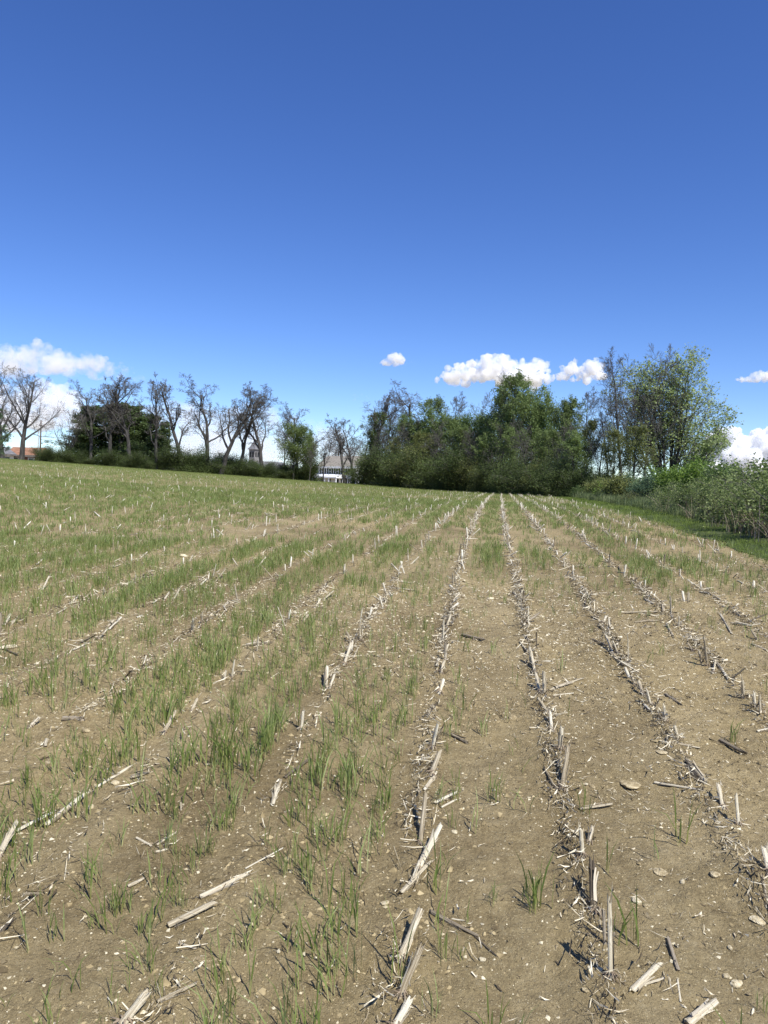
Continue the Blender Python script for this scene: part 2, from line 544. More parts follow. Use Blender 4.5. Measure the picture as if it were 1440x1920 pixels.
RYE_THINGS = []
def build_rye():
    rng = np.random.default_rng(5)
    parts = []
    # near, mid, far
    for protos, y0, y1, n, s0 in ((rye_near, 1.6, 13, 50000, 1.0), (rye_mid, 13, 38, 42000, 1.1), (rye_far, 38, 122, 66000, 1.2)):
        X, Y = area_points(rng, n, y0, y1)
        d = rye_density(X, Y)
        # drilled in lines between the corn rows
        lines = .55 + .45 * np.cos(rowc(X, Y) * ROW / .19 * 2 * math.pi)
        if y0 < 30: d = d * (.35 + .9 * lines)
        keep = rng.random(n) < d
        X, Y = X[keep], Y[keep]
        clump = fbm(X * 1.1, Y * 1.1, 77, 2)
        s = s0 * rng.uniform(.55, 1.15, len(X)) * (.6 + .8 * clump) * (1.32 - .32 * sstep(2.5, 7, Y))
        for cx, cy, sx, sy, a in RYE_SPOTS:
            s = s * (1 + .8 * a * np.exp(-((X - cx) / sx) ** 2 - ((Y - cy) / sy) ** 2))
        idx = np.minimum((rng.random(len(X)) ** (1.9 - clump) * len(protos)).astype(int), len(protos) - 1)
        P = np.stack([X, Y, zg(X, Y)], -1)
        if y0 < 5:
            big = np.where((Y < 6.5) & (np.abs(X) < .52 * Y) & (idx >= 3))[0]
            big = big[np.argsort(-(s[big] / Y[big]))][:140]
            for i in big:
                RYE_THINGS.append((P[i], s[i], idx[i], rng.random() * 6.28, rng.random()))
            m = np.ones(len(P), bool); m[big] = False
            P, s, idx = P[m], s[m], idx[m]
        parts.append(scatter(protos, P, rng.random(len(P)) * 6.283, s, idx, rng, tilt=rng.normal(0, .08, len(P))))
    for nm, lab, pp in (('rye_grass', 'young green rye sown over the corn stubble field', parts),):
        V = np.concatenate([p[0] for p in pp])
        off = np.cumsum([0] + [len(p[0]) for p in pp])
        f3, f4, m3, m4 = [], [], [], []
        for p, o in zip(pp, off):
            c = 0
            for f in p[1]:
                (f3 if f.shape[1] == 3 else f4).append(f + o)
                (m3 if f.shape[1] == 3 else m4).append(p[2][c:c + len(f)]); c += len(f)
        F = [np.concatenate(f3), np.concatenate(f4)]
        mi = np.concatenate(m3 + m4)
        tag(link(nm, mesh_np(nm, V, F, [M['rye'], M['rye_base']], False, mi, np.concatenate([p[3] for p in pp]))), lab, 'grass', kind='stuff')
build_rye()

# ------------------------------------------------------------------ straw litter, gravel and clods
def strip_proto(rng, curl, width):
    n = 3
    V, F = [], []
    ph = rng.random() * 6
    for i in range(n):
        t = i / (n - 1) - .5
        z = .10 + curl * (t * t * 2 + .25 * math.sin(t * 7 + ph))
        y = t; x = .12 * curl * math.sin(t * 5 + ph)
        w = width * (1 - 1.3 * t * t)
        dz = rng.normal(0, width * .35)
        V += [(x - w / 2, y, z - dz * .3), (x + w / 2, y, z + dz)]
    for i in range(n - 1):
        F.append((2 * i, 2 * i + 1, 2 * i + 3, 2 * i + 2))
    return np.array(V), F, [0] * len(F)
def pebble_proto(rng, sub):
    t = (1 + 5 ** .5) / 2
    v = np.array([(-1, t, 0), (1, t, 0), (-1, -t, 0), (1, -t, 0), (0, -1, t), (0, 1, t), (0, -1, -t), (0, 1, -t), (t, 0, -1), (t, 0, 1), (-t, 0, -1), (-t, 0, 1)], float)
    v /= np.linalg.norm(v[0])
    f = [(0, 11, 5), (0, 5, 1), (0, 1, 7), (0, 7, 10), (0, 10, 11), (1, 5, 9), (5, 11, 4), (11, 10, 2), (10, 7, 6), (7, 1, 8),
         (3, 9, 4), (3, 4, 2), (3, 2, 6), (3, 6, 8), (3, 8, 9), (4, 9, 5), (2, 4, 11), (6, 2, 10), (8, 6, 7), (9, 8, 1)]
    for _ in range(sub):
        vs = [tuple(q) for q in v]; mid = {}; nf = []
        def mp(a, b):
            k = (min(a, b), max(a, b))
            if k not in mid:
                q = (np.array(vs[a]) + np.array(vs[b])) / 2
                vs.append(tuple(q / np.linalg.norm(q))); mid[k] = len(vs) - 1
            return mid[k]
        for a, b, c in f:
            ab, bc, ca = mp(a, b), mp(b, c), mp(c, a)
            nf += [(a, ab, ca), (b, bc, ab), (c, ca, bc), (ab, bc, ca)]
        v, f = np.array(vs), nf
    # flattened by random cutting planes, so that it has facets like broken stone
    for _ in range(7 + 3 * sub):
        d = rng.normal(0, 1, 3); d /= np.linalg.norm(d)
        h = rng.uniform(.55, .9)
        over = np.maximum(v @ d - h, 0)
        v = v - over[:, None] * d[None] * .9
    v = v + rng.normal(0, .03, v.shape)
    return v * np.array([1, rng.uniform(.6, .9), rng.uniform(.4, .65)]), f, [0] * len(f)

def on_rows(rng, n, rows, y0, y1, sd):
    """points gathered along the corn rows; Y thinned with distance"""
    r = rng.choice(rows, n)
    Y = y0 + (y1 - y0) * rng.random(n) ** 1.5
    X = row_x(Y) + X0 + r * ROW + rng.normal(0, sd, n)
    return X, Y

LITTER_CORE = {}
def row_trash(r, Y):
    """how much straw lies along a row at this distance"""
    w = {0: 1.0, 1: .95, 2: .9, 3: .85, -1: .6, -2: .35, 4: .6, -3: .4, 5: .4, -4: .25, -5: .5}
    base = np.array([w.get(int(q), .3) for q in np.atleast_1d(r)])
    return base * np.clip(fbm(np.atleast_1d(Y) * .9, np.atleast_1d(r) * 7.3, 91, 2) * 2.2 - .45, .08, 1.2)

def build_litter():
    rng = np.random.default_rng(8)
    protos = [strip_proto(rng, c, w) for c, w in ((.1, .10), (.25, .16), (.4, .12), (.15, .3), (.3, .07), (.05, .05))]
    rows = np.arange(-9, 7)
    X1, Y1 = on_rows(rng, 50000, rows, 1.6, 32, .040)
    k = rng.random(len(X1)) < row_trash(np.round(rowc(X1, Y1)), Y1) * (.55 + .45 * sstep(4, 9, Y1))
    X1, Y1 = X1[k], Y1[k]
    X2, Y2 = area_points(rng, 60000, 1.6, 13)
    r2 = rowc(X2, Y2)
    d2 = .22 + 1.0 * np.clip(fbm(X2 * .8, Y2 * .8, 55, 3) - .48, 0, 1) * 3
    d2 += .9 * np.exp(-((r2 - 1.6) / .35) ** 2) * np.exp(-((Y2 - 5.5) / 2.6) ** 2) + .7 * np.exp(-((r2 - 2.6) / .5) ** 2) * sstep(6, 3, Y2) + .18 * sstep(.8, 1.4, r2)
    k = (rng.random(len(X2)) < d2) & (r2 < EDGE)
    X2, Y2 = X2[k], Y2[k]
    X3, Y3 = on_rows(rng, 24000, np.arange(-5, 6), 1.6, 10, .038)
    k = rng.random(len(X3)) < row_trash(np.round(rowc(X3, Y3)), Y3)
    X3, Y3 = X3[k], Y3[k]
    foot = np.array([q['f'][:2] + (q['t'] - q['f'])[:2] * w for q in STALKS if q['f'][1] < 10 for w in rng.random(9)])
    X4 = foot[:, 0] + rng.normal(0, .035, len(foot)); Y4 = foot[:, 1] + rng.normal(0, .05, len(foot))
    X1 = np.concatenate([X1, X3, X4]); Y1 = np.concatenate([Y1, Y3, Y4])
    Ye = rng.uniform(6, 60, 2500)                                 # a band of washed-up straw along the verge
    Xe = row_x(Ye) + X0 + EDGE * ROW + rng.normal(-.12, .10, len(Ye))
    X = np.concatenate([X1, X2, Xe]); Y = np.concatenate([Y1, Y2, Ye])
    n = len(X)
    L = np.exp(rng.normal(math.log(.035), .55, n)) * (1 + sstep(8, 25, Y) * .9)
    L[:len(X1)] *= rng.uniform(1.0, 2.6, len(X1))
    L = np.clip(L, .010, .22)
    scl = np.stack([np.clip(L, .012, .042), L, np.clip(L, .02, .08)], -1)
    scl *= (.68 + .32 * sstep(3, 9, Y))[:, None]
    scl[:, 0] *= rng.uniform(.35, 1.0, n)
    along = rng.random(n) < np.where(np.arange(n) < len(X1), .7, .2)
    ang = np.where(along, rng.normal(-.1, .5, n), rng.random(n) * 6.283)
    P = np.stack([X, Y, zg(X, Y) + .002], -1)
    P[:, 2] += np.where(np.arange(n) < len(X1), rng.random(n) ** 2 * .045, 0)
    V, F, mi, rn = scatter(protos, P, ang, scl, rng.integers(0, len(protos), n), rng, tilt=rng.normal(0, .28, n))
    tag(link('straw_litter', mesh_np('straw_litter', V, F, [M['litter']], False, mi, rn)), 'bits of dry corn leaf and straw strewn over the soil', 'litter', kind='stuff')

def build_gravel():
    rng = np.random.default_rng(18)
    def chip():
        v = np.array([(1, 0, 0), (-1, 0, 0), (0, .8, 0), (0, -.8, 0), (0, 0, .55), (0, 0, -.5)]) * rng.uniform(.65, 1.25, (6, 1)) + rng.normal(0, .12, (6, 3))
        return v, [(0, 2, 4), (2, 1, 4), (1, 3, 4), (3, 0, 4)], [0] * 4
    protos = [chip() for _ in range(8)]
    X, Y = area_points(rng, 78000, 1.6, 9.5)
    d = .25 + .75 * np.clip((fbm(X * 1.3, Y * 1.3, 66, 3) - .3) * 2.2, 0, 1)
    k = (rng.random(len(X)) < d) & (rowc(X, Y) < EDGE)
    X, Y = X[k], Y[k]
    n = len(X)
    s = np.clip(np.exp(rng.normal(math.log(.0052), .46, n)), .0022, .016) * (1 + .5 * sstep(4, 9, Y))
    P = np.stack([X, Y, zg(X, Y) + s * .05], -1)
    V, F, mi, rn = scatter(protos, P, rng.random(n) * 6.28, s, rng.integers(0, 8, n), rng, tilt=rng.normal(0, .3, n))
    tag(link('gravel', mesh_np('gravel', V, F, [M['gravel']], False, mi, rn)), 'small pale pebbles washed out all over the soil', 'gravel', kind='stuff')
    X, Y = area_points(rng, 120000, 1.6, 9)
    k = (rng.random(len(X)) < np.clip((fbm(X * 1.7, Y * 1.7, 99, 3) - .33) * 2.6, .08, 1)) & (rowc(X, Y) < EDGE)
    X, Y = X[k], Y[k]; n = len(X)
    s = np.clip(np.exp(rng.normal(math.log(.0068), .55, n)), .003, .034)
    P = np.stack([X, Y, zg(X, Y) - s * .1], -1)
    V, F, mi, rn = scatter(protos, P, rng.random(n) * 6.28, s, rng.integers(0, 8, n), rng)
    tag(link('soil_crumbs', mesh_np('soil_crumbs', V, F, [M['clod']], False, mi, rn)), 'brown crumbs of crusted soil between the rows', 'soil', kind='stuff')
build_gravel()

# ------------------------------------------------------------------ words for things in the field
ORD = ['first', 'second', 'third', 'fourth', 'fifth', 'sixth', 'seventh', 'eighth', 'ninth', 'tenth']
def nth(i):
    if i < 10: return ORD[i]
    n = i + 1
    return '%d%s' % (n, 'th' if n % 100 in (11, 12, 13) else {1: 'st', 2: 'nd', 3: 'rd'}.get(n % 10, 'th'))
def row_name(r):
    if r == 0: return 'middle stubble row'
    return '%s row %s of middle' % (nth(abs(r) - 1), 'right' if r > 0 else 'left')
def gap_name(g):
    """the strip between row g and row g+1"""
    if g == 0: return 'first strip right of middle row'
    if g == -1: return 'first strip left of middle row'
    return '%s strip %s of middle row' % (nth(g if g > 0 else -g - 1), 'right' if g > 0 else 'left')

# ------------------------------------------------------------------ corn stalks
def stem_mesh(name, seed, m, hollow=True):
    """a cut corn stalk of unit length and unit radius: joints, an oblique ragged cut and a pith core"""
    rg = random.Random(seed)
    n = 10
    bm = MB()
    nodes = sorted(rg.uniform(.1, .9) for _ in range(rg.choice((1, 2, 2))))
    ts = sorted(set([0, .06, .3, .55, .8, 1.0] + [q for k in nodes for q in (k - .025, k, k + .025)]))
    rag = [rg.uniform(-.09, .07) for _ in range(n)]
    flat = rg.uniform(.55, .9)
    sl = rg.uniform(.0, .12); a0 = rg.random() * 6.28
    bend = rg.uniform(-1.2, 1.2); ba = rg.random() * 6.28
    V, F = [], []
    for t in ts:
        k = 1.0 - .12 * t
        for q in nodes:
            if abs(t - q) < .004: k *= 1.16
        for i in range(n):
            a = 2 * math.pi * i / n
            fl = 1 + .06 * math.sin(2 * a + a0) + rg.uniform(-.03, .03)
            z = t
            if t == 1.0: z = 1 + sl * math.cos(a - a0) + rag[i]
            V.append((math.cos(a) * k * fl + bend * t * t * math.cos(ba), math.sin(a) * k * fl * flat + bend * t * t * math.sin(ba), z))
    for j in range(len(ts) - 1):
        for i in range(n):
            F.append((j * n + i, j * n + (i + 1) % n, (j + 1) * n + (i + 1) % n, (j + 1) * n + i))
    # pith set a little below the rim, and the closed foot
    b = len(V); top = (len(ts) - 1) * n
    for i in range(n):
        x, y, z = V[top + i]
        cx, cy = bend * math.cos(ba), bend * math.sin(ba)
        V.append((cx + (x - cx) * .78, cy + (y - cy) * .78, z - .035))
    V.append((bend * math.cos(ba), bend * math.sin(ba), .965))
    for i in range(n):
        F.append((top + i, top + (i + 1) % n, b + (i + 1) % n, b + i))
        F.append((b + i, b + (i + 1) % n, b + n))
    F.append(tuple(range(n))[::-1])
    for _ in range(6):                                  # torn fibres standing off the rind
        a = rg.random() * 6.28; z0 = rg.uniform(.45, .95); z1 = z0 + rg.uniform(.12, .4); w = rg.uniform(.12, .3); o = rg.uniform(.1, .9)
        b = len(V)
        for z, rr, ww in ((z0, 1.03, w), ((z0 + z1) / 2, 1.1 + o * .3, w * .8), (z1, 1.15 + o, w * .2)):
            for q in (-1, 1):
                zz = min(z, 1.3)
                V.append((math.cos(a + q * ww) * rr * (1 - .12 * z) + bend * zz * zz * math.cos(ba), math.sin(a + q * ww) * rr * flat * (1 - .12 * z) + bend * zz * zz * math.sin(ba), z))
        F += [(b, b + 1, b + 3, b + 2), (b + 2, b + 3, b + 5, b + 4)]
    bm.v, bm.f = V, F
    return bm.mesh(name, m, True)

def roots_mesh(name, seed, m):
    """brace roots splayed round the foot, in stem radii"""
    rg = random.Random(seed)
    bm = MB()
    for i in range(rg.randint(8, 11)):
        a = 6.283 * i / 9 + rg.uniform(-.3, .3)
        L = rg.uniform(1.6, 3.0)
        z0 = rg.uniform(.6, 2.2)
        p = [(math.cos(a) * q * L + math.cos(a) * .7, math.sin(a) * q * L + math.sin(a) * .7, z0 * (1 - q ** 1.3 * 1.25)) for q in (0, .35, .7, 1)]
        bm.tube(p, [.26, .22, .17, .06], 4)
    return bm.mesh(name, m, True)

def sheath_mesh(name, seed, m):
    """a torn leaf sheath hugging the stem and hanging off it, in radii (x,y) and stem length (z)"""
    rg = random.Random(seed)
    V, F = [], []
    a0 = rg.random() * 6.28
    for s in range(5):
        aa = a0 + rg.uniform(-1.4, 1.4); wd = rg.uniform(.5, .9); z0 = rg.uniform(.0, .25); z1 = z0 + rg.uniform(.4, .75); out = rg.uniform(.3, 3.2)
        b = len(V)
        for j in range(5):
            t = j / 4
            rr = 1.12 + out * max(0, t - .35) ** 1.6
            for q in (-.5, 0, .5):
                a = aa + q * wd * (1 - .75 * t)
                V.append((math.cos(a) * rr, math.sin(a) * rr, z0 + (z1 - z0) * t - .08 * out * max(0, t - .6)))
        for j in range(4):
            for q in range(2):
                F.append((b + j * 3 + q, b + j * 3 + q + 1, b + j * 3 + q + 4, b + j * 3 + q + 3))
    bm = MB(); bm.v, bm.f = V, F
    return bm.mesh(name, m, True)

STEMS = [stem_mesh('stem', 100 + i, M['straw']) for i in range(6)]
STEMS_D = [stem_mesh('stem', 200 + i, M['straw_dark']) for i in range(3)]
ROOTS = [roots_mesh('brace_roots', 300 + i, M['root']) for i in range(4)]
SHEATHS = [sheath_mesh('leaf_sheath', 400 + i, M['husk']) for i in range(4)]

STALKS = []            # dicts: foot, tip, radius, state, dark
def hand_stalk(bx, by, tx, ty, state, rad=.013, dark=False):
    f = hit(bx, by)
    if state == 'lying':
        t = hit(tx, ty)
        f = f + np.array([0, 0, rad * .75]); t = t + np.array([0, 0, rad * .9])
    elif state == 'leaning':
        g = hit(tx, ty)
        Yt = f[1] + .45 * (g[1] - f[1])
        t = at(tx, ty, Yt)
        t[2] = max(t[2], float(zg(t[0], t[1])) + rad)
    else:
        t = at(tx, ty, f[1] + .02)
    STALKS.append(dict(f=f, t=t, r=rad, s=state, d=dark))
U, G_, Q = 'upright', 'lying', 'leaning'
for a in (
    # middle row, from far to near
    (833, 1224, 841, 1207, Q, .012), (826, 1262, 834, 1238, Q, .013), (823, 1300, 832, 1272, Q, .015), (810, 1405, 822, 1353, U, .014), (808, 1455, 826, 1405, Q, .016),
    (795, 1484, 820, 1450, G_, .010), (788, 1582, 798, 1484, Q, .012), (785, 1628, 828, 1543, Q, .015), (752, 1678, 806, 1620, G_, .012), (770, 1660, 786, 1610, Q, .009),
    (748, 1802, 796, 1700, Q, .016), (750, 1868, 793, 1768, Q, .014), (738, 1928, 773, 1866, Q, .015), (815, 1508, 856, 1487, G_, .010), (827, 1516, 855, 1502, G_, .008),
    (807, 1712, 892, 1757, G_, .009, True), (890, 1756, 930, 1794, G_, .004, True), (846, 1381, 876, 1395, G_, .012, True), (866, 1192, 906, 1202, G_, .016, True),
    # first row to the right
    (1003, 1262, 995, 1212, Q, .012), (1012, 1300, 1004, 1262, Q, .013), (1019, 1303, 1022, 1255, U, .013), (1035, 1370, 1030, 1330, Q, .011), (1050, 1405, 1052, 1360, U, .014),
    (1053, 1482, 1066, 1394, Q, .014), (1047, 1490, 1020, 1440, G_, .007), (1087, 1520, 1147, 1511, G_, .011), (1092, 1606, 1089, 1549, U, .013), (1104, 1580, 1112, 1545, Q, .010),
    (1113, 1712, 1107, 1614, Q, .016, True), (1145, 1832, 1142, 1684, U, .0125), (1134, 1770, 1131, 1700, U, .008, True), (1185, 1862, 1236, 1813, G_, .014), (1205, 1850, 1245, 1837, G_, .006),
    (1290, 1925, 1341, 1886, G_, .017), (1272, 1822, 1252, 1765, G_, .008, True), (1276, 1880, 1270, 1837, G_, .004), (1030, 1296, 1090, 1275, G_, .010), (1037, 1306, 1075, 1302, G_, .008),
    # second row to the right
    (1150, 1226, 1136, 1190, Q, .012), (1158, 1225, 1148, 1198, U, .011), (1180, 1270, 1172, 1250, U, .012), (1192, 1286, 1183, 1265, Q, .012), (1206, 1302, 1196, 1274, Q, .013), (1220, 1321, 1211, 1289, U, .012),
    (1223, 1337, 1206, 1322, G_, .011), (1247, 1352, 1244, 1317, U, .012), (1271, 1386, 1266, 1356, U, .012), (1236, 1391, 1312, 1406, G_, .009), (1322, 1470, 1288, 1429, G_, .017), (1227, 1470, 1316, 1485, G_, .010),
    (1356, 1517, 1345, 1466, Q, .014), (1385, 1547, 1379, 1484, U, .012), (1443, 1642, 1430, 1584, Q, .015), (1350, 1391, 1396, 1416, G_, .014, True), (1247, 1303, 1277, 1323, G_, .011, True), (1436, 1590, 1447, 1610, G_, .010),
    # third row to the right
    (1250, 1172, 1262, 1196, G_, .014), (1300, 1222, 1288, 1204, Q, .012), (1327, 1249, 1320, 1189, U, .013), (1315, 1240, 1310, 1217, U, .012), (1340, 1240, 1366, 1276, G_, .014), (1337, 1262, 1343, 1236, Q, .010),
    (1395, 1308, 1391, 1269, U, .012), (1416, 1326, 1413, 1294, U, .011), (1426, 1335, 1424, 1300, U, .011), (1410, 1210, 1440, 1222, G_, .014), (1420, 1200, 1408, 1180, Q, .012), (1372, 1190, 1350, 1153, G_, .012),
    (1165, 1150, 1236, 1148, G_, .010), (1190, 1168, 1240, 1164, G_, .010), (1283, 1128, 1280, 1108, U, .012), (1290, 1128, 1292, 1110, U, .012), (1420, 1373, 1440, 1370, G_, .010),
    # first row to the left
    (610, 1292, 613, 1249, Q, .016), (618, 1290, 628, 1262, Q, .010), (645, 1247, 659, 1203, Q, .014), (659, 1206, 652, 1184, Q, .011), (676, 1202, 674, 1167, U, .011), (718, 1140, 712, 1116, U, .011),
    (565, 1367, 569, 1330, U, .011), (748, 1071, 734, 1056, U, .011), (740, 1090, 772, 1094, G_, .010), (743, 1104, 778, 1108, G_, .011), (435, 1271, 440, 1235, U, .009), (420, 1275, 424, 1256, U, .008),
    # second row to the left and the scraps lying beside it
    (305, 1376, 333, 1330, Q, .015), (358, 1335, 373, 1307, Q, .011), (315, 1741, 401, 1700, G_, .018), (375, 1686, 466, 1642, G_, .012), (225, 1925, 281, 1854, Q, .020), (295, 1882, 368, 1849, G_, .009),
    (240, 1666, 271, 1652, G_, .010), (294, 1586, 330, 1562, G_, .007), (256, 1573, 283, 1588, G_, .007), (292, 1600, 315, 1594, G_, .008), (340, 1520, 339, 1502, U, .006), (245, 1461, 281, 1452, G_, .011), (460, 1630, 530, 1592, G_, .005),
    (335, 1770, 367, 1783, G_, .006), (455, 1212, 503, 1206, G_, .011),
    # third row to the left
    (-4, 1610, 33, 1536, Q, .014), (85, 1552, 160, 1494, G_, .017), (30, 1562, 102, 1524, G_, .012), (180, 1480, 245, 1440, G_, .010), (55, 1365, 78, 1342, Q, .014), (0, 1215, 32, 1229, G_, .010, True), (118, 1352, 156, 1352, G_, .020, True),
    (200, 1178, 214, 1160, Q, .013), (204, 1182, 227, 1160, G_, .013), (325, 1126, 338, 1102, Q, .012), (307, 1126, 317, 1110, Q, .011), (375, 1098, 388, 1085, Q, .012), (402, 1092, 424, 1067, Q, .014), (485, 1062, 498, 1043, Q, .014),
    (462, 1066, 469, 1050, Q, .012), (8, 1172, 22, 1150, Q, .014), (20, 1172, 34, 1156, Q, .013), (132, 1131, 150, 1115, Q, .012), (68, 1060, 84, 1048, G_, .014), (590, 1140, 602, 1122, Q, .013), (605, 1126, 626, 1106, Q, .013), (568, 1165, 580, 1150, Q, .012),
):
    hand_stalk(*a)

def row_stalks():
    """more stalks along the rows, at the spacing of planted corn"""
    rg = np.random.default_rng(44)
    keep = {0: .95, 1: .9, 2: .85, 3: .8, 4: .6, 5: .5, 6: .45, -1: .45, -2: .32, -3: .32, -4: .26, -5: .34}
    done = np.array([s['f'][:2] for s in STALKS])
    for r in range(-60, 7):
        y = 2.0
        while y < 80:
            y += .17 * rg.uniform(.7, 1.3) * (1 if y < 24 else 2.0)
            if rg.random() > keep.get(r, .20 if y < 40 else .12) * (.45 + .9 * float(vnoise(y * .6, r * 5.1, 14))): continue
            x = float(row_x(y)) + X0 + r * ROW + rg.normal(0, .03)
            if abs(x) > .53 * y + .4: continue
            if y < 13 and np.min(np.hypot(done[:, 0] - x, done[:, 1] - y)) < (.26 if y < 6 else .12): continue
            q = rg.random()
            st = U if q < .42 else (Q if q < .72 else G_)
            if 0 <= r <= 3 and y < 40: st = U if q < .22 else (Q if q < .5 else G_)
            if y < 5.5: st = G_ if q < .8 else Q            # what stands up close is set by hand
            L = rg.uniform(.08, .22) if st != G_ else rg.uniform(.09, .32)
            if y < 5.5: L *= .8
            if y > 26: L = rg.uniform(.09, .22); st = U if q < .6 else Q
            a = rg.normal(.12, .32) if st == G_ else rg.random() * 6.28
            tl = {U: abs(rg.normal(0, .16)), Q: rg.uniform(.6, 1.15), G_: 1.5}[st]
            f = np.array([x, y, float(zg(x, y))])
            d = np.array([math.sin(a) * math.sin(tl), math.cos(a) * math.sin(tl), math.cos(tl)])
            rad = rg.uniform(.006, .0125)
            t = f + d * L
            if st == G_:
                f[2] += rad * .75; t[2] = float(zg(t[0], t[1])) + rad * .9
            STALKS.append(dict(f=f, t=t, r=rad, s=st, d=rg.random() < .22))
row_stalks()
build_litter()

def build_stalks():
    rg = np.random.default_rng(3)
    size = np.array([np.linalg.norm(s['t'] - s['f']) / s['f'][1] * (1.0 if abs(s['f'][0]) < .55 * s['f'][1] else 0) for s in STALKS])
    order = np.argsort(-size)
    main = [STALKS[i] for i in order[:300]]
    rest = [STALKS[i] for i in order[300:]]
    rows = {}
    for s in main:
        rows.setdefault(int(np.clip(round(float(rowc(s['f'][0], s['f'][1]))), -60, 6)), []).append(s)
    for r, ss in rows.items():
        ss.sort(key=lambda s: s['f'][1])
        for i, s in enumerate(ss):
            f, t = Vector(s['f']), Vector(s['t'])
            d = t - f
            L = d.length
            root = empty('corn_stalk', f)
            root.rotation_mode = 'QUATERNION'
            root.rotation_quaternion = d.to_track_quat('Z', 'Y')
            col = 'dark weathered' if s['d'] else 'pale dry'
            kind = {U: 'upright %s corn stub' % col, Q: 'leaning %s corn stub' % col, G_: '%s corn stalk lying flat' % col}[s['s']]
            tag(root, '%s, %s from camera in %s' % (kind, nth(i), row_name(r)), 'corn stalk', 'corn stubble standing and lying in the rows')
            st = link('stem', (STEMS_D if s['d'] else STEMS)[rg.integers(0, 3 if s['d'] else 6)], root)
            st.scale = (s['r'] * .9, s['r'] * .9, L)
            st.location = (0, 0, -.012 if s['s'] != G_ else 0)
            if f.y < 9 and s['s'] != G_ and s['r'] > .008:
                ro = link('brace_roots', ROOTS[rg.integers(0, 4)], root)
                k = s['r'] * rg.uniform(.8, 1.0)
                ro.scale = (k, k, k)
                # the roots splay over the soil even where the stub leans
                ro.rotation_mode = 'QUATERNION'
                ro.rotation_quaternion = root.rotation_quaternion.inverted().slerp(root.rotation_quaternion.inverted() @ root.rotation_quaternion, .35)
            if f.y < 8 and s['r'] > .0085 and rg.random() < .85:
                sh = link('leaf_sheath', SHEATHS[rg.integers(0, 4)], root)
                sh.scale = (s['r'], s['r'], L * .9)
                sh.rotation_euler = (0, 0, rg.random() * 6.28)
    # everything smaller than those
    n = 6
    v = np.array([(math.cos(6.283 * i / n), math.sin(6.283 * i / n), z) for z in (0, 1.0) for i in range(n)])
    v[n:, 2] += .08 * v[n:, 0]
    fcs = [(i, (i + 1) % n, n + (i + 1) % n, n + i) for i in range(n)]
    fcs += [(n, n + 1, n + 2, n + 3), (n, n + 3, n + 4, n + 5)]
    VV, FF, RR = [], [], []
    for k, s in enumerate(rest):
        d = Vector(s['t'] - s['f'])
        q = np.array(d.to_track_quat('Z', 'Y').to_matrix())
        grow = 1.0
        W = (v * np.array([s['r'] * grow, s['r'] * grow, d.length])) @ q.T + s['f'] - np.array([0, 0, .006])
        VV.append(W); FF.append(np.array(fcs) + k * 2 * n); RR.append(np.full(2 * n, rg.random() * (.35 if s['d'] else 1)))
    tag(link('corn_stubble', mesh_np('corn_stubble', np.concatenate(VV), np.concatenate(FF), [M['stub_far']], True, None, np.concatenate(RR))),
        'far corn stubble, short pale stubs receding along the rows', 'stubble', kind='stuff')
build_stalks()

# ------------------------------------------------------------------ rye tufts close to the viewer
def build_rye_things():
    meshes = {}
    strips = {}
    for t in RYE_THINGS:
        strips.setdefault(int(math.floor(float(rowc(t[0][0], t[0][1])))), []).append(t)
    for g, tt in strips.items():
        tt.sort(key=lambda t: t[0][1])
        for i, (p, s, k, a, q) in enumerate(tt):
            key = (k, int(q * 4))
            if key not in meshes:
                V, F, mi = rye_near[k]
                f3 = [f for f in F if len(f) == 3]; f4 = [f for f in F if len(f) == 4]
                m = [mi[j] for j, f in enumerate(F) if len(f) == 3] + [mi[j] for j, f in enumerate(F) if len(f) == 4]
                meshes[key] = mesh_np('rye_tuft', V, [np.array(f3), np.array(f4)], [M['rye'], M['rye_base']], False, m, np.full(len(V), (key[1] + .5) / 4))
            o = link('rye_tuft', meshes[key])
            o.location = p; o.rotation_euler = (0, 0, a); o.scale = (s, s, s)
            tag(o, '%s green rye tuft, %s from camera in %s' % ('dense' if k > 4 else 'thin', nth(i), gap_name(g)), 'rye tuft', 'rye tufts near the camera')
build_rye_things()

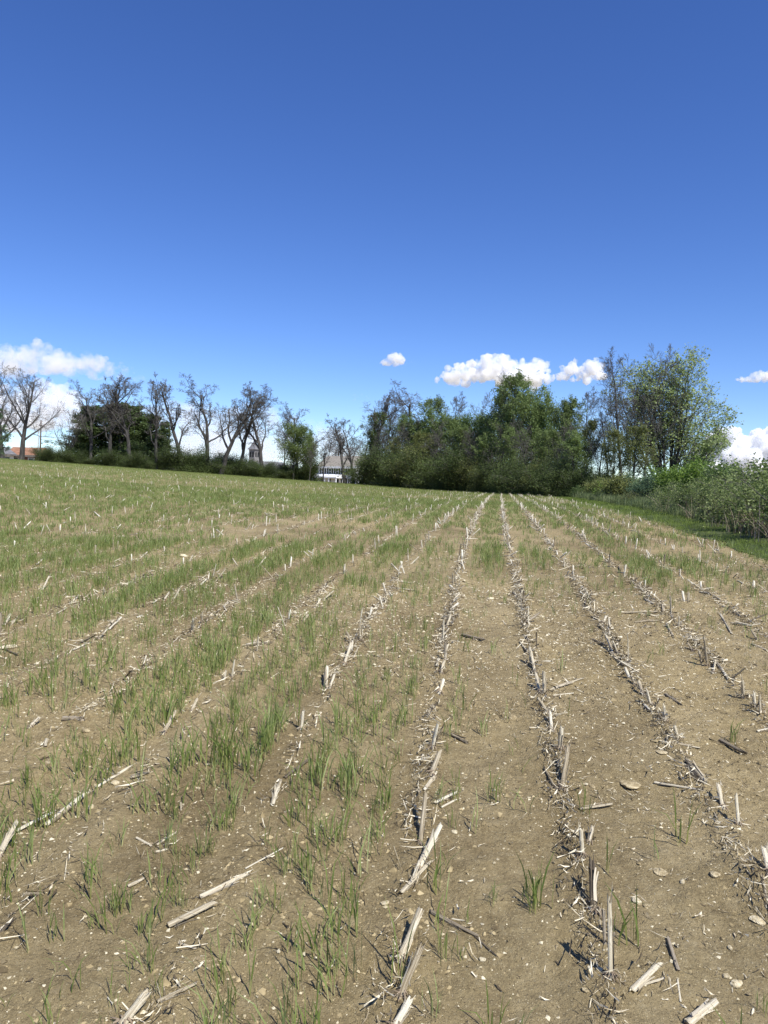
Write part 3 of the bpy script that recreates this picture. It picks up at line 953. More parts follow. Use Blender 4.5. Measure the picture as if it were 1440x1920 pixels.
# ------------------------------------------------------------------ stones
def build_stones():
    rg = np.random.default_rng(29)
    me = [pebble_proto(rg, 1) for _ in range(7)]
    meshes = [mesh_np('field_stone', v, np.array(f), [M['stone']], False) for v, f, _ in me]
    hand = [(1193, 1690, 22, 'pale angular'), (1380, 1846, 26, 'pale pointed'), (1422, 1727, 34, 'flat pale'), (1182, 1472, 46, 'large flat buried'), (16, 1214, 36, 'large flat cream'), (421, 1383, 17, 'round pale'),
            (92, 1430, 20, 'flat pale'), (345, 1044, 16, 'white'), (961, 1347, 16, 'pale'), (1341, 1642, 24, 'brown rounded'), (1097, 1858, 17, 'square pale'), (1241, 1411, 24, 'flat buff'), (1110, 1476, 14, 'small pale'),
            (1238, 1637, 30, 'flat brown'), (216, 1470, 18, 'pale'), (162, 1372, 18, 'pale'), (920, 1124, 14, 'round pale'), (252, 1510, 12, 'small white'), (1040, 957, 17, 'large square yellow'), (1047, 945, 15, 'white flat'),
            (1361, 1830, 14, 'small pale'), (170, 1515, 14, 'cream'), (1368, 1779, 14, 'pale'), (868, 1738, 14, 'pale'), (852, 1561, 13, 'tan'), (722, 1695, 18, 'pale'), (905, 1800, 14, 'buff'), (1255, 1745, 13, 'pale'), (1280, 1655, 14, 'white chipped'), (1210, 1698, 12, 'tan')]
    items = []
    for x, y, w, adj in hand:
        p = hit(x, y)
        items.append((p, w / FPX * p[1] / 1.75, adj))
    for _ in range(140):
        x, y = rg.uniform(20, 1420), 1920 - 700 * rg.random() ** .8
        p = hit(x, y)
        if rowc(p[0], p[1]) > EDGE: continue
        items.append((p, rg.uniform(5, 9) / FPX * p[1] / 1.75, None))
    strips = {}
    for it in items:
        strips.setdefault(int(math.floor(float(rowc(it[0][0], it[0][1])))), []).append(it)
    for g, tt in strips.items():
        tt.sort(key=lambda t: t[0][1])
        for i, (p, s, adj) in enumerate(tt):
            o = link('field_stone', meshes[rg.integers(0, 7)])
            flat = .34 if adj and 'flat' in adj else .9
            o.location = (p[0], p[1], p[2] + s * .12 * flat)
            o.scale = (s, s, s * flat)
            o.rotation_euler = (rg.normal(0, .15) * flat, rg.normal(0, .15) * flat, rg.random() * 6.28)
            tag(o, '%s stone, %s from camera in %s' % (adj or 'small tan', nth(i), gap_name(g)), 'stone', 'stones lying on the field')
build_stones()

# ------------------------------------------------------------------ trees: grown limb by limb
def grow(seed, starts, dirs, lens, rads, spec):
    """spec per level: n segments, gn gnarl, up upward pull, tp end taper, kids, f0..f1 where the kids sit, ang, ratio, sh shortening to the tip"""
    rg = np.random.default_rng(seed)
    P0, D, L, Rr = np.array(starts, float), np.array(dirs, float), np.array(lens, float), np.array(rads, float)
    D /= np.linalg.norm(D, axis=1)[:, None]
    out = []
    for li, s in enumerate(spec):
        n = s['n']; B = len(P0)
        pts = np.zeros((B, n + 1, 3)); pts[:, 0] = P0
        dd = np.zeros((B, n + 1, 3)); dd[:, 0] = D
        d = D.copy()
        for k in range(n):
            d = d + rg.normal(0, s['gn'], (B, 3)) + np.array([0, 0, s['up']])
            d /= np.linalg.norm(d, axis=1)[:, None]
            pts[:, k + 1] = pts[:, k] + d * (L / n)[:, None]
            dd[:, k + 1] = d
        tt = np.linspace(0, 1, n + 1)
        rad = Rr[:, None] * (1 - (1 - s['tp']) * tt[None, :] ** .9)
        out.append((pts, rad))
        if li == len(spec) - 1: break
        k = s['kids']
        f = s['f0'] + (s['f1'] - s['f0']) * (np.arange(k)[None, :] + rg.random((B, k))) / k
        g = f * n
        i = np.minimum(g.astype(int), n - 1); w = g - i
        bi = np.repeat(np.arange(B)[:, None], k, 1)
        P = pts[bi, i] * (1 - w)[..., None] + pts[bi, i + 1] * w[..., None]
        pd = dd[bi, i + 1]
        pr = rad[bi, i] * (1 - w) + rad[bi, i + 1] * w
        az = (np.arange(k)[None, :] * 2.4 + rg.random((B, 1)) * 6.283 + rg.normal(0, .5, (B, k)))
        ref = np.where(np.abs(pd[..., 2:3]) > .95, np.array([1.0, 0, 0]), np.array([0, 0, 1.0]))
        u = np.cross(pd, ref); u /= np.linalg.norm(u, axis=-1)[..., None]
        v = np.cross(pd, u)
        an = np.radians(rg.normal(s['ang'][0], s['ang'][1], (B, k)))
        nd = pd * np.cos(an)[..., None] + (u * np.cos(az)[..., None] + v * np.sin(az)[..., None]) * np.sin(an)[..., None]
        fr = (f - s['f0']) / max(1e-6, s['f1'] - s['f0'])
        nl = L[:, None] * s['ratio'] * (1 - s['sh'] * fr) * rg.uniform(.65, 1.25, (B, k))
        nr = np.minimum(pr * .8, pr * s.get('rr', .62) * rg.uniform(.8, 1.1, (B, k)))
        P0, D, L, Rr = P.reshape(-1, 3), nd.reshape(-1, 3), nl.ravel(), np.maximum(nr.ravel(), s.get('rmin', .006))
        if s.get('drop'):
            kk = rg.random(len(L)) > s['drop']
            P0, D, L, Rr = P0[kk], D[kk], L[kk], Rr[kk]
    return out

def tubes(levels, sides):
    VV, FF = [], []
    base = 0
    for (pts, rad), n in zip(levels, sides):
        B, m, _ = pts.shape
        t = np.gradient(pts, axis=1)
        t /= np.linalg.norm(t, axis=-1)[..., None] + 1e-9
        ref = np.where(np.abs(t[:, :1, 2:3]) > .9, np.array([1.0, 0, 0]), np.array([0, 0, 1.0]))
        u = np.cross(t, np.broadcast_to(ref, t.shape)); u /= np.linalg.norm(u, axis=-1)[..., None] + 1e-9
        v = np.cross(t, u)
        a = np.arange(n) * 2 * math.pi / n
        ring = pts[:, :, None, :] + rad[:, :, None, None] * (u[:, :, None, :] * np.cos(a)[None, None, :, None] + v[:, :, None, :] * np.sin(a)[None, None, :, None])
        VV.append(ring.reshape(-1, 3))
        idx = base + np.arange(B * m * n).reshape(B, m, n)
        nx = np.roll(idx, -1, axis=2)
        FF.append(np.stack([idx[:, :-1], nx[:, :-1], nx[:, 1:], idx[:, 1:]], -1).reshape(-1, 4))
        base += B * m * n
    return np.concatenate(VV), np.concatenate(FF)

def leaf_faces(rg, pts, size, flat=.3, up=0.3, tri=False):
    """one small rhombic leaf cluster per point"""
    n = len(pts)
    nrm = rg.normal(0, 1, (n, 3)); nrm[:, 2] = np.abs(nrm[:, 2]) + up
    nrm /= np.linalg.norm(nrm, axis=1)[:, None]
    a = rg.normal(0, 1, (n, 3))
    u = np.cross(nrm, a); u /= np.linalg.norm(u, axis=1)[:, None]
    v = np.cross(nrm, u)
    s = size * rg.uniform(.6, 1.35, n)
    s = s[:, None]
    bend = nrm * s * rg.uniform(-.25, .25, (n, 1))
    if tri:
        V = np.stack([pts - u * s * .6, pts + u * s * .42 - v * s * .46 + bend, pts + u * s * .42 + v * s * .46], 1).reshape(-1, 3)
        return V, np.arange(3 * n).reshape(n, 3), np.repeat(rg.random(n), 3)
    V = np.stack([pts - u * s * .55, pts - v * s * .34 + bend, pts + u * s * .62, pts + v * s * .34 + bend], 1).reshape(-1, 3)
    F = np.arange(4 * n).reshape(n, 4)
    return V, F, np.repeat(rg.random(n), 4)

def along(rg, level, n, f0=.15, jit=.08):
    pts, _ = level
    B, m, _ = pts.shape
    b = rg.integers(0, B, n)
    f = (f0 + (1 - f0) * rg.random(n)) * (m - 1)
    i = np.minimum(f.astype(int), m - 2); w = (f - i)[:, None]
    return pts[b, i] * (1 - w) + pts[b, i + 1] * w + rg.normal(0, jit, (n, 3))

def sp(n, gn, up, tp, kids=0, f0=.3, f1=1., ang=(45, 10), ratio=.5, sh=.4, **k):
    return dict(n=n, gn=gn, up=up, tp=tp, kids=kids, f0=f0, f1=f1, ang=ang, ratio=ratio, sh=sh, **k)

KIND = {}
def variant(kind, seed, stems, spec, sides, split, leaves=0, lsize=.16, leaf='mid', bark='bark', jit=.12, lf0=.1, lup=.3, lev2=.0, skirt=0):
    """a tree about 12 m high; two meshes: the trunk with its limbs, and the crown of twigs and leaves"""
    rg = np.random.default_rng(seed + 1000)
    lv = grow(seed, [s[0] for s in stems], [s[1] for s in stems], [s[2] for s in stems], [s[3] for s in stems], spec)
    top = max(float(l[0][..., 2].max()) for l in lv)
    tv, tf = tubes(lv[:split], sides[:split])
    cv, cf = tubes(lv[split:], sides[split:])
    mi = np.zeros(len(cf), int)
    rn = np.full(len(cv), .5)
    faces = [cf]
    if leaves:
        n2 = int(leaves * lev2)
        p = along(rg, lv[-1], leaves - n2, lf0, jit)
        if n2: p = np.concatenate([p, along(rg, lv[-2], n2, .2, jit * 2)])
        if skirt:
            a_ = rg.random(skirt) * 6.283; q_ = 1.35 * np.sqrt(rg.random(skirt))
            p = np.concatenate([p, np.stack([q_ * np.cos(a_), q_ * np.sin(a_), rg.random(skirt) ** 1.3 * (1.25 - .5 * q_)], -1)])
        p[:, 2] = np.maximum(p[:, 2], .05)
        tri = kind not in ('shrub_pale', 'shrub_twiggy')
        lvv, lff, lrn = leaf_faces(rg, p, lsize, up=lup, tri=tri)
        top = max(top, float(lvv[:, 2].max()))
        faces = [cf, lff + len(cv)]; mi = np.concatenate([mi, np.ones(len(lff), int)])
        cv = np.concatenate([cv, lvv]); rn = np.concatenate([rn, lrn])
    tm = mesh_np('trunk', tv, tf, [M[bark]], True)
    cm = mesh_np('crown', cv, faces, [M['twig'], M['leaf_' + leaf]], False, mi, rn)
    KIND.setdefault(kind, []).append((tm, cm, top))

Z = (0, 0, 1)
def one(H, r, lean=(0, 0)): return [((0, 0, -.25), (lean[0], lean[1], 1), H, r)]
# bare field-edge locusts: crooked bole, a few rising limbs, fine twigs gathered at the top
for i, (sd, ln) in enumerate(((1, (.06, 0)), (2, (-.05, .03)), (3, (.12, 0)), (4, (.03, .02)), (5, (-.10, .0)))):
    variant('locust', sd, one(10.2, .24, ln), [sp(12, .065, .03, .26, 8, .28, .97, (33, 9), .48, .52, rr=.68), sp(9, .14, .09, .28, 7, .25, 1, (40, 12), .40, .3, rr=.60),
            sp(6, .22, .05, .3, 7, .25, 1, (44, 14), .50, .3, rr=.58, rmin=.014), sp(4, .22, .03, .4, 7, .15, 1, (42, 14), .55, .2, rr=.6, rmin=.012), sp(1, .2, .0, .6)], (8, 6, 4, 3, 3), 2)
# broad bare shade trees
for sd in (11, 12):
    variant('broadbare', sd, one(10.0, .34), [sp(12, .05, .02, .15, 13, .22, .97, (48, 9), .58, .55, rr=.6), sp(9, .12, .10, .2, 8, .2, 1, (40, 12), .42, .35, rr=.55),
            sp(6, .18, .05, .3, 7, .2, 1, (42, 14), .5, .3, rr=.55, rmin=.012), sp(4, .22, .03, .4, 5, .2, 1, (40, 14), .6, .2, rr=.6, rmin=.010), sp(1, .2, .0, .6)], (9, 6, 4, 3, 3), 2)
# several bare stems from one stool
for sd in (21, 22):
    st = [((.1 * math.cos(a), .1 * math.sin(a), -.2), (.30 * math.cos(a) * q, .30 * math.sin(a) * q, 1), 10.5 * (1.05 - .2 * q), .11) for a, q in ((0, 1), (1.1, .7), (2.2, 1.1), (3.3, .5), (4.2, 1), (5.3, .8), (.5, .2))]
    variant('multistem', sd, st, [sp(9, .05, .03, .2, 8, .3, .98, (30, 8), .36, .4, rr=.5), sp(6, .10, .06, .3, 6, .2, 1, (32, 10), .45, .3, rr=.5, rmin=.012), sp(4, .14, .03, .4, 4, .2, 1, (35, 12), .5, .2, rmin=.01), sp(1, .15, 0, .6)], (6, 4, 3, 3), 1)
# tall bare trees of the wood: straight bole, steep branches
for sd in (31, 32, 33):
    variant('slimbare', sd, one(11.3, .17, (.03 * (sd - 32), 0)), [sp(12, .035, .02, .12, 20, .25, .98, (36, 8), .34, .55, rr=.5), sp(6, .10, .10, .3, 7, .2, 1, (36, 10), .45, .3, rr=.5, rmin=.014),
            sp(4, .15, .06, .4, 6, .2, 1, (36, 12), .55, .3, rr=.55, rmin=.011), sp(3, .15, .02, .5, 4, .2, 1, (35, 12), .6, .2, rmin=.009), sp(1, .2, 0, .6)], (7, 4, 3, 3, 3), 1)
# trees coming into leaf, branches still showing
for sd, lf in ((41, 'fresh'), (42, 'mid'), (43, 'olive')):
    variant('budding', sd, one(11.0, .19), [sp(12, .04, .02, .12, 18, .2, .98, (42, 9), .42, .55, rr=.5), sp(6, .11, .09, .3, 7, .2, 1, (40, 12), .45, .3, rr=.5, rmin=.014),
            sp(4, .16, .05, .4, 6, .2, 1, (40, 14), .5, .3, rr=.55, rmin=.011), sp(1, .18, .02, .5)], (7, 4, 3, 3), 1, 8500, .15, lf, jit=.16)
# trees in full young leaf
for sd, lf, nl in ((51, 'mid', 15500), (52, 'dark', 15500), (53, 'fresh', 12500), (54, 'mid', 14500)):
    variant('leafy', sd, one(10.2, .22), [sp(11, .04, .02, .15, 16, .14, .98, (50, 10), .46, .5, rr=.5), sp(6, .12, .08, .3, 7, .2, 1, (45, 12), .48, .3, rr=.5, rmin=.014),
            sp(4, .16, .04, .4, 5, .2, 1, (45, 14), .52, .3, rr=.55, rmin=.012), sp(1, .18, .02, .5)], (7, 4, 3, 3), 1, nl, .185, lf, jit=.30, lev2=.3)
# the big vase-shaped maple on the right: many rising limbs, leaf clusters at the tips
for sd in (61,):
    st = [((.12 * math.cos(a), .12 * math.sin(a), -.25), (q * math.cos(a), q * math.sin(a), 1), L_, .12) for a, q, L_ in
          [(k * 2.4, .05 + .44 * ((k * .618) % 1), 10.6 - 2.0 * ((k * .618) % 1) ** 2) for k in range(15)] + [(.1, .72, 6.8), (5.9, .62, 7.4), (.5, .85, 5.4), (5.4, .8, 6.0), (2.9, .6, 6.4)]]
    variant('vase', sd, st, [sp(11, .035, .02, .15, 13, .25, .99, (32, 8), .30, .45, rr=.5), sp(6, .09, .06, .3, 6, .2, 1, (34, 10), .48, .3, rr=.5, rmin=.012),
            sp(4, .12, .05, .4, 5, .2, 1, (36, 12), .5, .3, rmin=.010), sp(1, .15, .02, .5)], (6, 4, 3, 3), 1, 22000, .145, 'spring', jit=.16, lf0=.3)
# dense evergreens
for sd in (71, 72):
    variant('cedar', sd, one(11.5, .22), [sp(10, .02, .02, .1, 44, .06, .99, (74, 8), .30, .72, rr=.35), sp(5, .08, .09, .3, 10, .15, 1, (45, 10), .42, .4, rr=.5, rmin=.012), sp(3, .12, .05, .4, 4, .1, 1, (40, 10), .5, .2, rmin=.01), sp(1, .1, .0, .5)],
            (7, 4, 3, 3), 1, 20000, .19, 'cedar', jit=.2, lup=.1)
for sd in (75,):
    variant('pine', sd, one(11.6, .22), [sp(10, .02, .02, .12, 30, .12, .98, (82, 7), .36, .6, rr=.4), sp(6, .06, .03, .3, 9, .3, 1, (40, 10), .36, .4, rr=.5, rmin=.012), sp(3, .1, .05, .4, 4, .1, 1, (40, 10), .5, .2, rmin=.01), sp(1, .1, .0, .5)],
            (7, 4, 3, 3), 1, 11000, .17, 'blue', jit=.07, lup=.6)
# shrubs and undergrowth, nominal height 3 m
def shrub(kind, sd, leaf, nl, ls, spread=.8, nst=13, tw=5, jit=.09, bark='bark_grey', L=2.6):
    rg = random.Random(sd)
    st = []
    for k in range(nst):
        a = rg.random() * 6.283; q = rg.uniform(.05, spread); b = rg.uniform(0, .55)
        st.append(((b * math.cos(a), b * math.sin(a), -.1), (q * math.cos(a), q * math.sin(a), 1), L * rg.uniform(.65, 1.1), .022))
    variant(kind, sd, st, [sp(7, .12, .0, .3, 9, .12, .98, (40, 14), .38, .3, rr=.6, rmin=.007), sp(4, .18, .03, .4, tw, .15, 1, (45, 15), .5, .2, rmin=.005), sp(1, .2, .02, .6)], (4, 3, 3), 1, nl, ls, leaf, bark, jit, .0, .2, .35, int(nl * .22))
for sd, lf in ((81, 'dark'), (82, 'mid'), (83, 'olive'), (84, 'bright'), (85, 'blue')):
    shrub('shrub_' + lf, sd, lf, 9000, .115, 1.0, jit=.14)
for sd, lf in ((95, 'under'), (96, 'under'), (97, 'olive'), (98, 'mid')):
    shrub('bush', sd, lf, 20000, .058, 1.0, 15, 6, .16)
shrub('shrub_pale', 86, 'pale', 8500, .082, 1.0, 16, 5, .12)
shrub('shrub_pale', 87, 'pale', 8000, .082, 1.0, 16, 5, .12)
shrub('shrub_twiggy', 91, 'olive', 4200, .09, .8, 18, 7, .06)
shrub('shrub_twiggy', 92, 'mid', 3600, .09, .9, 18, 7, .06)

_rt = random.Random(77)
def plant(kind, px, top, Y, label, cat, group, wf=1.0, v=None, name=None, basez=None, hmul=1.0, dx=0.0):
    """stands on the ground at distance Y behind pixel column px, its top at pixel row top"""
    tm, cm, h0 = KIND[kind][_rt.randrange(len(KIND[kind])) if v is None else v]
    d = ray(px, 900)
    X = d[0] * Y + dx
    z = float(zg(X, Y)) if basez is None else basez
    H = (at(px, top, Y)[2] - z) * hmul
    s = H / h0
    o = empty(name or ('tree' if 'shrub' not in kind else 'shrub'), (X, Y, z), 0 if kind == 'vase' else _rt.uniform(-.5, .5) if kind == 'locust' else _rt.random() * 6.283)
    o.scale = (s * wf, s * wf, s)
    tag(o, label, cat, group)
    link('trunk', tm, o); link('crown', cm, o)
    return o

# ------------------------------------------------------------------ the trees as they stand along the far edge of the field
LINE, WOOD, HEDGE = 'bare trees along the far field edge', 'trees of the wood at the field end', 'shrubs of the hedge on the verge'
for a in (
    ('broadbare', 40, 688, 112, 'big spreading bare tree in front of the brick house', 'tree', LINE, 1.0, 0),
    ('broadbare', 4, 672, 118, 'tall bare tree cut by the left picture edge', 'tree', LINE, 1.0, 1),
    ('pine', -8, 758, 106, 'dark pine with layered boughs at the left picture edge', 'tree', LINE, .95, 0),
    ('multistem', 128, 764, 116, 'low bare tree with many upright stems, right of the utility pole', 'tree', LINE, 1.15, 0),
    ('cedar', 172, 758, 119, 'dark evergreen, leftmost of the dense clump left of the bare locusts', 'tree', LINE, 1.9, 0),
    ('cedar', 208, 750, 121, 'tallest dark evergreen in the middle of the left clump', 'tree', LINE, 1.9, 1),
    ('cedar', 246, 757, 121, 'dark evergreen, third from the left in the left clump', 'tree', LINE, 1.9, 0),
    ('cedar', 274, 772, 119, 'dark evergreen at the right side of the left clump', 'tree', LINE, 1.6, 1),
    ('cedar', 308, 788, 118, 'small pointed evergreen just right of the left clump', 'tree', LINE, .9, 0),
    ('cedar', 148, 806, 117, 'low evergreen on the outer left of the left clump', 'tree', LINE, 1.6, 1),
    ('locust', 168, 709, 115, 'bare tree rising from the left end of the evergreen clump', 'tree', LINE, 1.28, 0),
    ('locust', 205, 706, 114, 'bare crooked tree, second of those above the evergreen clump', 'tree', LINE, 1.28, 3),
    ('locust', 226, 701, 118, 'tallest bare tree above the middle of the evergreen clump', 'tree', LINE, 1.14, 1),
    ('locust', 247, 703, 114, 'bare tree above the evergreen clump with a split top', 'tree', LINE, 1.28, 4),
    ('locust', 293, 715, 113, 'slender bare tree at the right end of the evergreen clump', 'tree', LINE, 1.06, 3),
    ('locust', 343, 699, 113, 'tall bare locust, first right of the evergreen clump', 'tree', LINE, 1.21, 1),
    ('locust', 386, 698, 115, 'tall bare locust, second right of the evergreen clump', 'tree', LINE, 1.35, 0),
    ('locust', 412, 715, 112, 'bare locust leaning right, third right of the evergreen clump', 'tree', LINE, 1.40, 2),
    ('locust', 450, 728, 115, 'bare leaning locust just left of the church steeple', 'tree', LINE, 1.21, 2),
    ('locust', 496, 728, 114, 'bare forked locust just right of the church steeple', 'tree', LINE, 1.40, 4),
    ('locust', 553, 749, 120, 'bare tree top showing over the leafy tree left of the house', 'tree', LINE, 1.35, 0),
    ('slimbare', 532, 765, 119, 'thin bare tree behind the leafy tree left of the house', 'tree', LINE, .9, 1),
    ('leafy', 550, 784, 114, 'leafy dark green tree standing left of the white house', 'tree', LINE, 1.0, 0),
    ('leafy', 576, 800, 116, 'smaller leafy tree overlapping the left end of the house', 'tree', LINE, .7, 2),
    ('slimbare', 580, 815, 110, 'young pale-stemmed tree in front of the leafy tree', 'tree', LINE, .8, 2),
    ('locust', 646, 773, 112, 'gnarled bare tree in front of the middle of the white house', 'tree', LINE, 1.28, 1),
    ('locust', 664, 783, 114, 'gnarled bare tree in front of the right end of the house', 'tree', LINE, 1.21, 4),
    ('locust', 606, 830, 114, 'small bare tree in front of the left part of the house', 'tree', LINE, 0.99, 3),
    ('slimbare', 612, 800, 206, 'bare tree top behind the left end of the house roof', 'tree', LINE, 1.2, 0),
    ('slimbare', 636, 806, 210, 'bare tree top behind the middle of the house roof', 'tree', LINE, 1.2, 1),
    ('slimbare', 676, 778, 204, 'bare tree top behind the right end of the house roof', 'tree', LINE, 1.2, 2),
    ('leafy', 703, 800, 121, 'leafy tree at the left end of the wood, beside the house', 'tree', WOOD, .6, 1),
    ('locust', 698, 733, 119, 'bare tree at the left end of the wood, right of the house', 'tree', WOOD, 1.14, 3),
    ('slimbare', 718, 733, 120, 'bare tree, second from the left along the wood', 'tree', WOOD, 1.0, 0),
    ('slimbare', 745, 738, 119, 'bare tree, third from the left along the wood', 'tree', WOOD, 1.0, 2),
    ('locust', 786, 713, 112, 'tall twisted bare tree rising over the left part of the wood', 'tree', WOOD, 1.35, 0),
    ('budding', 704, 765, 118, 'thin budding tree at the left end of the wood', 'tree', WOOD, .9, 1),
    ('budding', 755, 770, 112, 'thin budding tree behind the left undergrowth of the wood', 'tree', WOOD, .9, 0),
    ('budding', 804, 738, 108, 'budding tree with a rounded top left of the big cloud', 'tree', WOOD, .95, 1),
    ('slimbare', 848, 734, 108, 'bare tree top under the left end of the big cloud', 'tree', WOOD, 1.0, 1),
    ('slimbare', 878, 740, 106, 'bare tree top under the middle of the big cloud', 'tree', WOOD, 1.0, 0),
    ('slimbare', 905, 734, 102, 'bare spindly tree left of the tallest tree in the wood', 'tree', WOOD, 1.0, 2),
    ('leafy', 772, 772, 110, 'leafy tree in the left half of the wood', 'tree', WOOD, .85, 1),
    ('leafy', 812, 757, 106, 'leafy tree below the bare locust of the wood', 'tree', WOOD, .8, 2),
    ('leafy', 846, 760, 103, 'dark leafy tree left of the wood centre', 'tree', WOOD, .85, 3),
    ('leafy', 880, 762, 99, 'dark leafy tree at the wood centre', 'tree', WOOD, .85, 1),
    ('leafy', 914, 756, 95, 'leafy tree just right of the wood centre', 'tree', WOOD, .8, 0),
    ('budding', 935, 713, 93, 'tall budding tree left of the tallest tree in the wood', 'tree', WOOD, .95, 0),
    ('budding', 962, 692, 89, 'tallest tree of the wood, in thin new leaf against the cloud', 'tree', WOOD, .95, 1),
    ('slimbare', 958, 690, 91, 'bare spire behind the tallest tree of the wood', 'tree', WOOD, .7, 0),
    ('budding', 1000, 712, 86, 'budding tree right of the tallest tree in the wood', 'tree', WOOD, .95, 0),
    ('leafy', 950, 765, 88, 'leafy tree below the tallest tree in the wood', 'tree', WOOD, .7, 2),
    ('leafy', 985, 735, 84, 'broad leafy tree right of the tallest tree in the wood', 'tree', WOOD, .7, 0),
    ('leafy', 1012, 722, 82, 'leafy tree under the small right cloud', 'tree', WOOD, .62, 2),
    ('leafy', 1045, 742, 78, 'leafy green tree, next to last before the gap', 'tree', WOOD, .65, 0),
    ('budding', 1070, 738, 76, 'budding tree at the right end of the wood', 'tree', WOOD, .85, 1),
    ('slimbare', 1092, 724, 80, 'bare tree at the right end of the wood, left of the gap', 'tree', WOOD, .9, 1),
    ('budding', 1098, 780, 70, 'low olive budding tree left of the gap in the wood', 'tree', WOOD, 1.0, 2),
    ('slimbare', 1122, 772, 68, 'thin bare sapling in the gap of the wood', 'tree', WOOD, .9, 2),
    ('slimbare', 1142, 742, 67, 'thin bare tree left of the two tall bare trees', 'tree', WOOD, .8, 0),
    ('slimbare', 1166, 650, 63, 'tall bare tree, left of the two beside the round green tree', 'tree', WOOD, .95, 1),
    ('slimbare', 1206, 643, 65, 'tall bare tree, right of the two beside the round green tree', 'tree', WOOD, .85, 2),
    ('slimbare', 1186, 700, 68, 'thinner bare tree between the two tall bare trees', 'tree', WOOD, .8, 0),
    ('budding', 1150, 800, 60, 'low olive budding tree at the foot of the tall bare trees', 'tree', WOOD, 1.1, 2),
    ('budding', 1188, 792, 58, 'olive budding tree in front of the tall bare trees', 'tree', WOOD, 1.0, 2),
    ('vase', 1252, 640, 66, 'big round-crowned tree in fresh blue-green leaf, tallest on the right', 'tree', WOOD, 1.12, 0),
):
    plant(*a, name='bare_tree' if a[0] in ('broadbare', 'multistem', 'locust', 'slimbare') else ('evergreen_tree' if a[0] in ('cedar', 'pine') else 'leafy_tree'))

for i, (px, top, kd) in enumerate(((716, 800, 'slimbare'), (738, 815, 'budding'), (762, 790, 'slimbare'), (793, 805, 'budding'), (822, 785, 'slimbare'), (838, 820, 'slimbare'), (862, 795, 'budding'), (889, 800, 'slimbare'), (915, 815, 'budding'), (936, 790, 'slimbare'), (968, 800, 'budding'), (992, 785, 'slimbare'), (1022, 800, 'budding'), (1048, 790, 'slimbare'), (1078, 805, 'budding'))):
    Y = float(np.interp(px, [680, 800, 900, 1000, 1060, 1110], [113, 101, 89, 73, 64, 60])) + 1.5
    plant(kd, px, top, Y, '%s sapling at the front of the wood, %s from its left end' % ('thin bare' if kd == 'slimbare' else 'budding', nth(i)), 'tree', WOOD, 1.2, name='sapling')
UND = 'undergrowth at the foot of the far trees'
def shade_row(items, group):
    for kind, px, top, Y, wf, label in items:
        plant(kind, px, top, Y, label, 'shrub', group, wf, dx=.75 if Y < 34 else .3)
left_names = {0: 'below the multi-stemmed bare tree', 1: 'below the evergreen clump', 2: 'below the bare locusts', 3: 'near the church steeple', 4: 'left of the white house'}
cnt = {}
for px in list(range(88, 590, 21)):
    z = 0 if px < 150 else 1 if px < 320 else 2 if px < 440 else 3 if px < 520 else 4
    i = cnt.get(z, 0); cnt[z] = i + 1
    k = [0, 2, 1, 2, 3, 0, 2][(px * 7) % 7]
    top = {0: 840, 1: 848, 2: 834, 3: 848, 4: 860}[z] + _rt.randrange(-12, 14)
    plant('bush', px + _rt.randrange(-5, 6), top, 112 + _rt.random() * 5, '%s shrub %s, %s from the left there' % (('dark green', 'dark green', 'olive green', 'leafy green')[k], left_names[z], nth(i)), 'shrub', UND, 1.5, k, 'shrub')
i = 0
for px in [693] + list(range(704, 1110, 16)):
    Y = float(np.interp(px, [680, 800, 900, 1000, 1060, 1110], [113, 101, 89, 73, 64, 60]))
    k = [0, 1, 0, 3, 1, 0, 2][(px * 3) % 7]
    top = float(np.interp(px, [680, 720, 900, 1000, 1110], [852, 842, 845, 850, 872])) + _rt.randrange(-22, 18)
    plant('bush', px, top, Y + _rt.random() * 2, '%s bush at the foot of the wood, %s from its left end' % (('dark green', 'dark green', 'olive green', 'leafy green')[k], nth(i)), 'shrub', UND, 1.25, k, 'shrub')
    i += 1
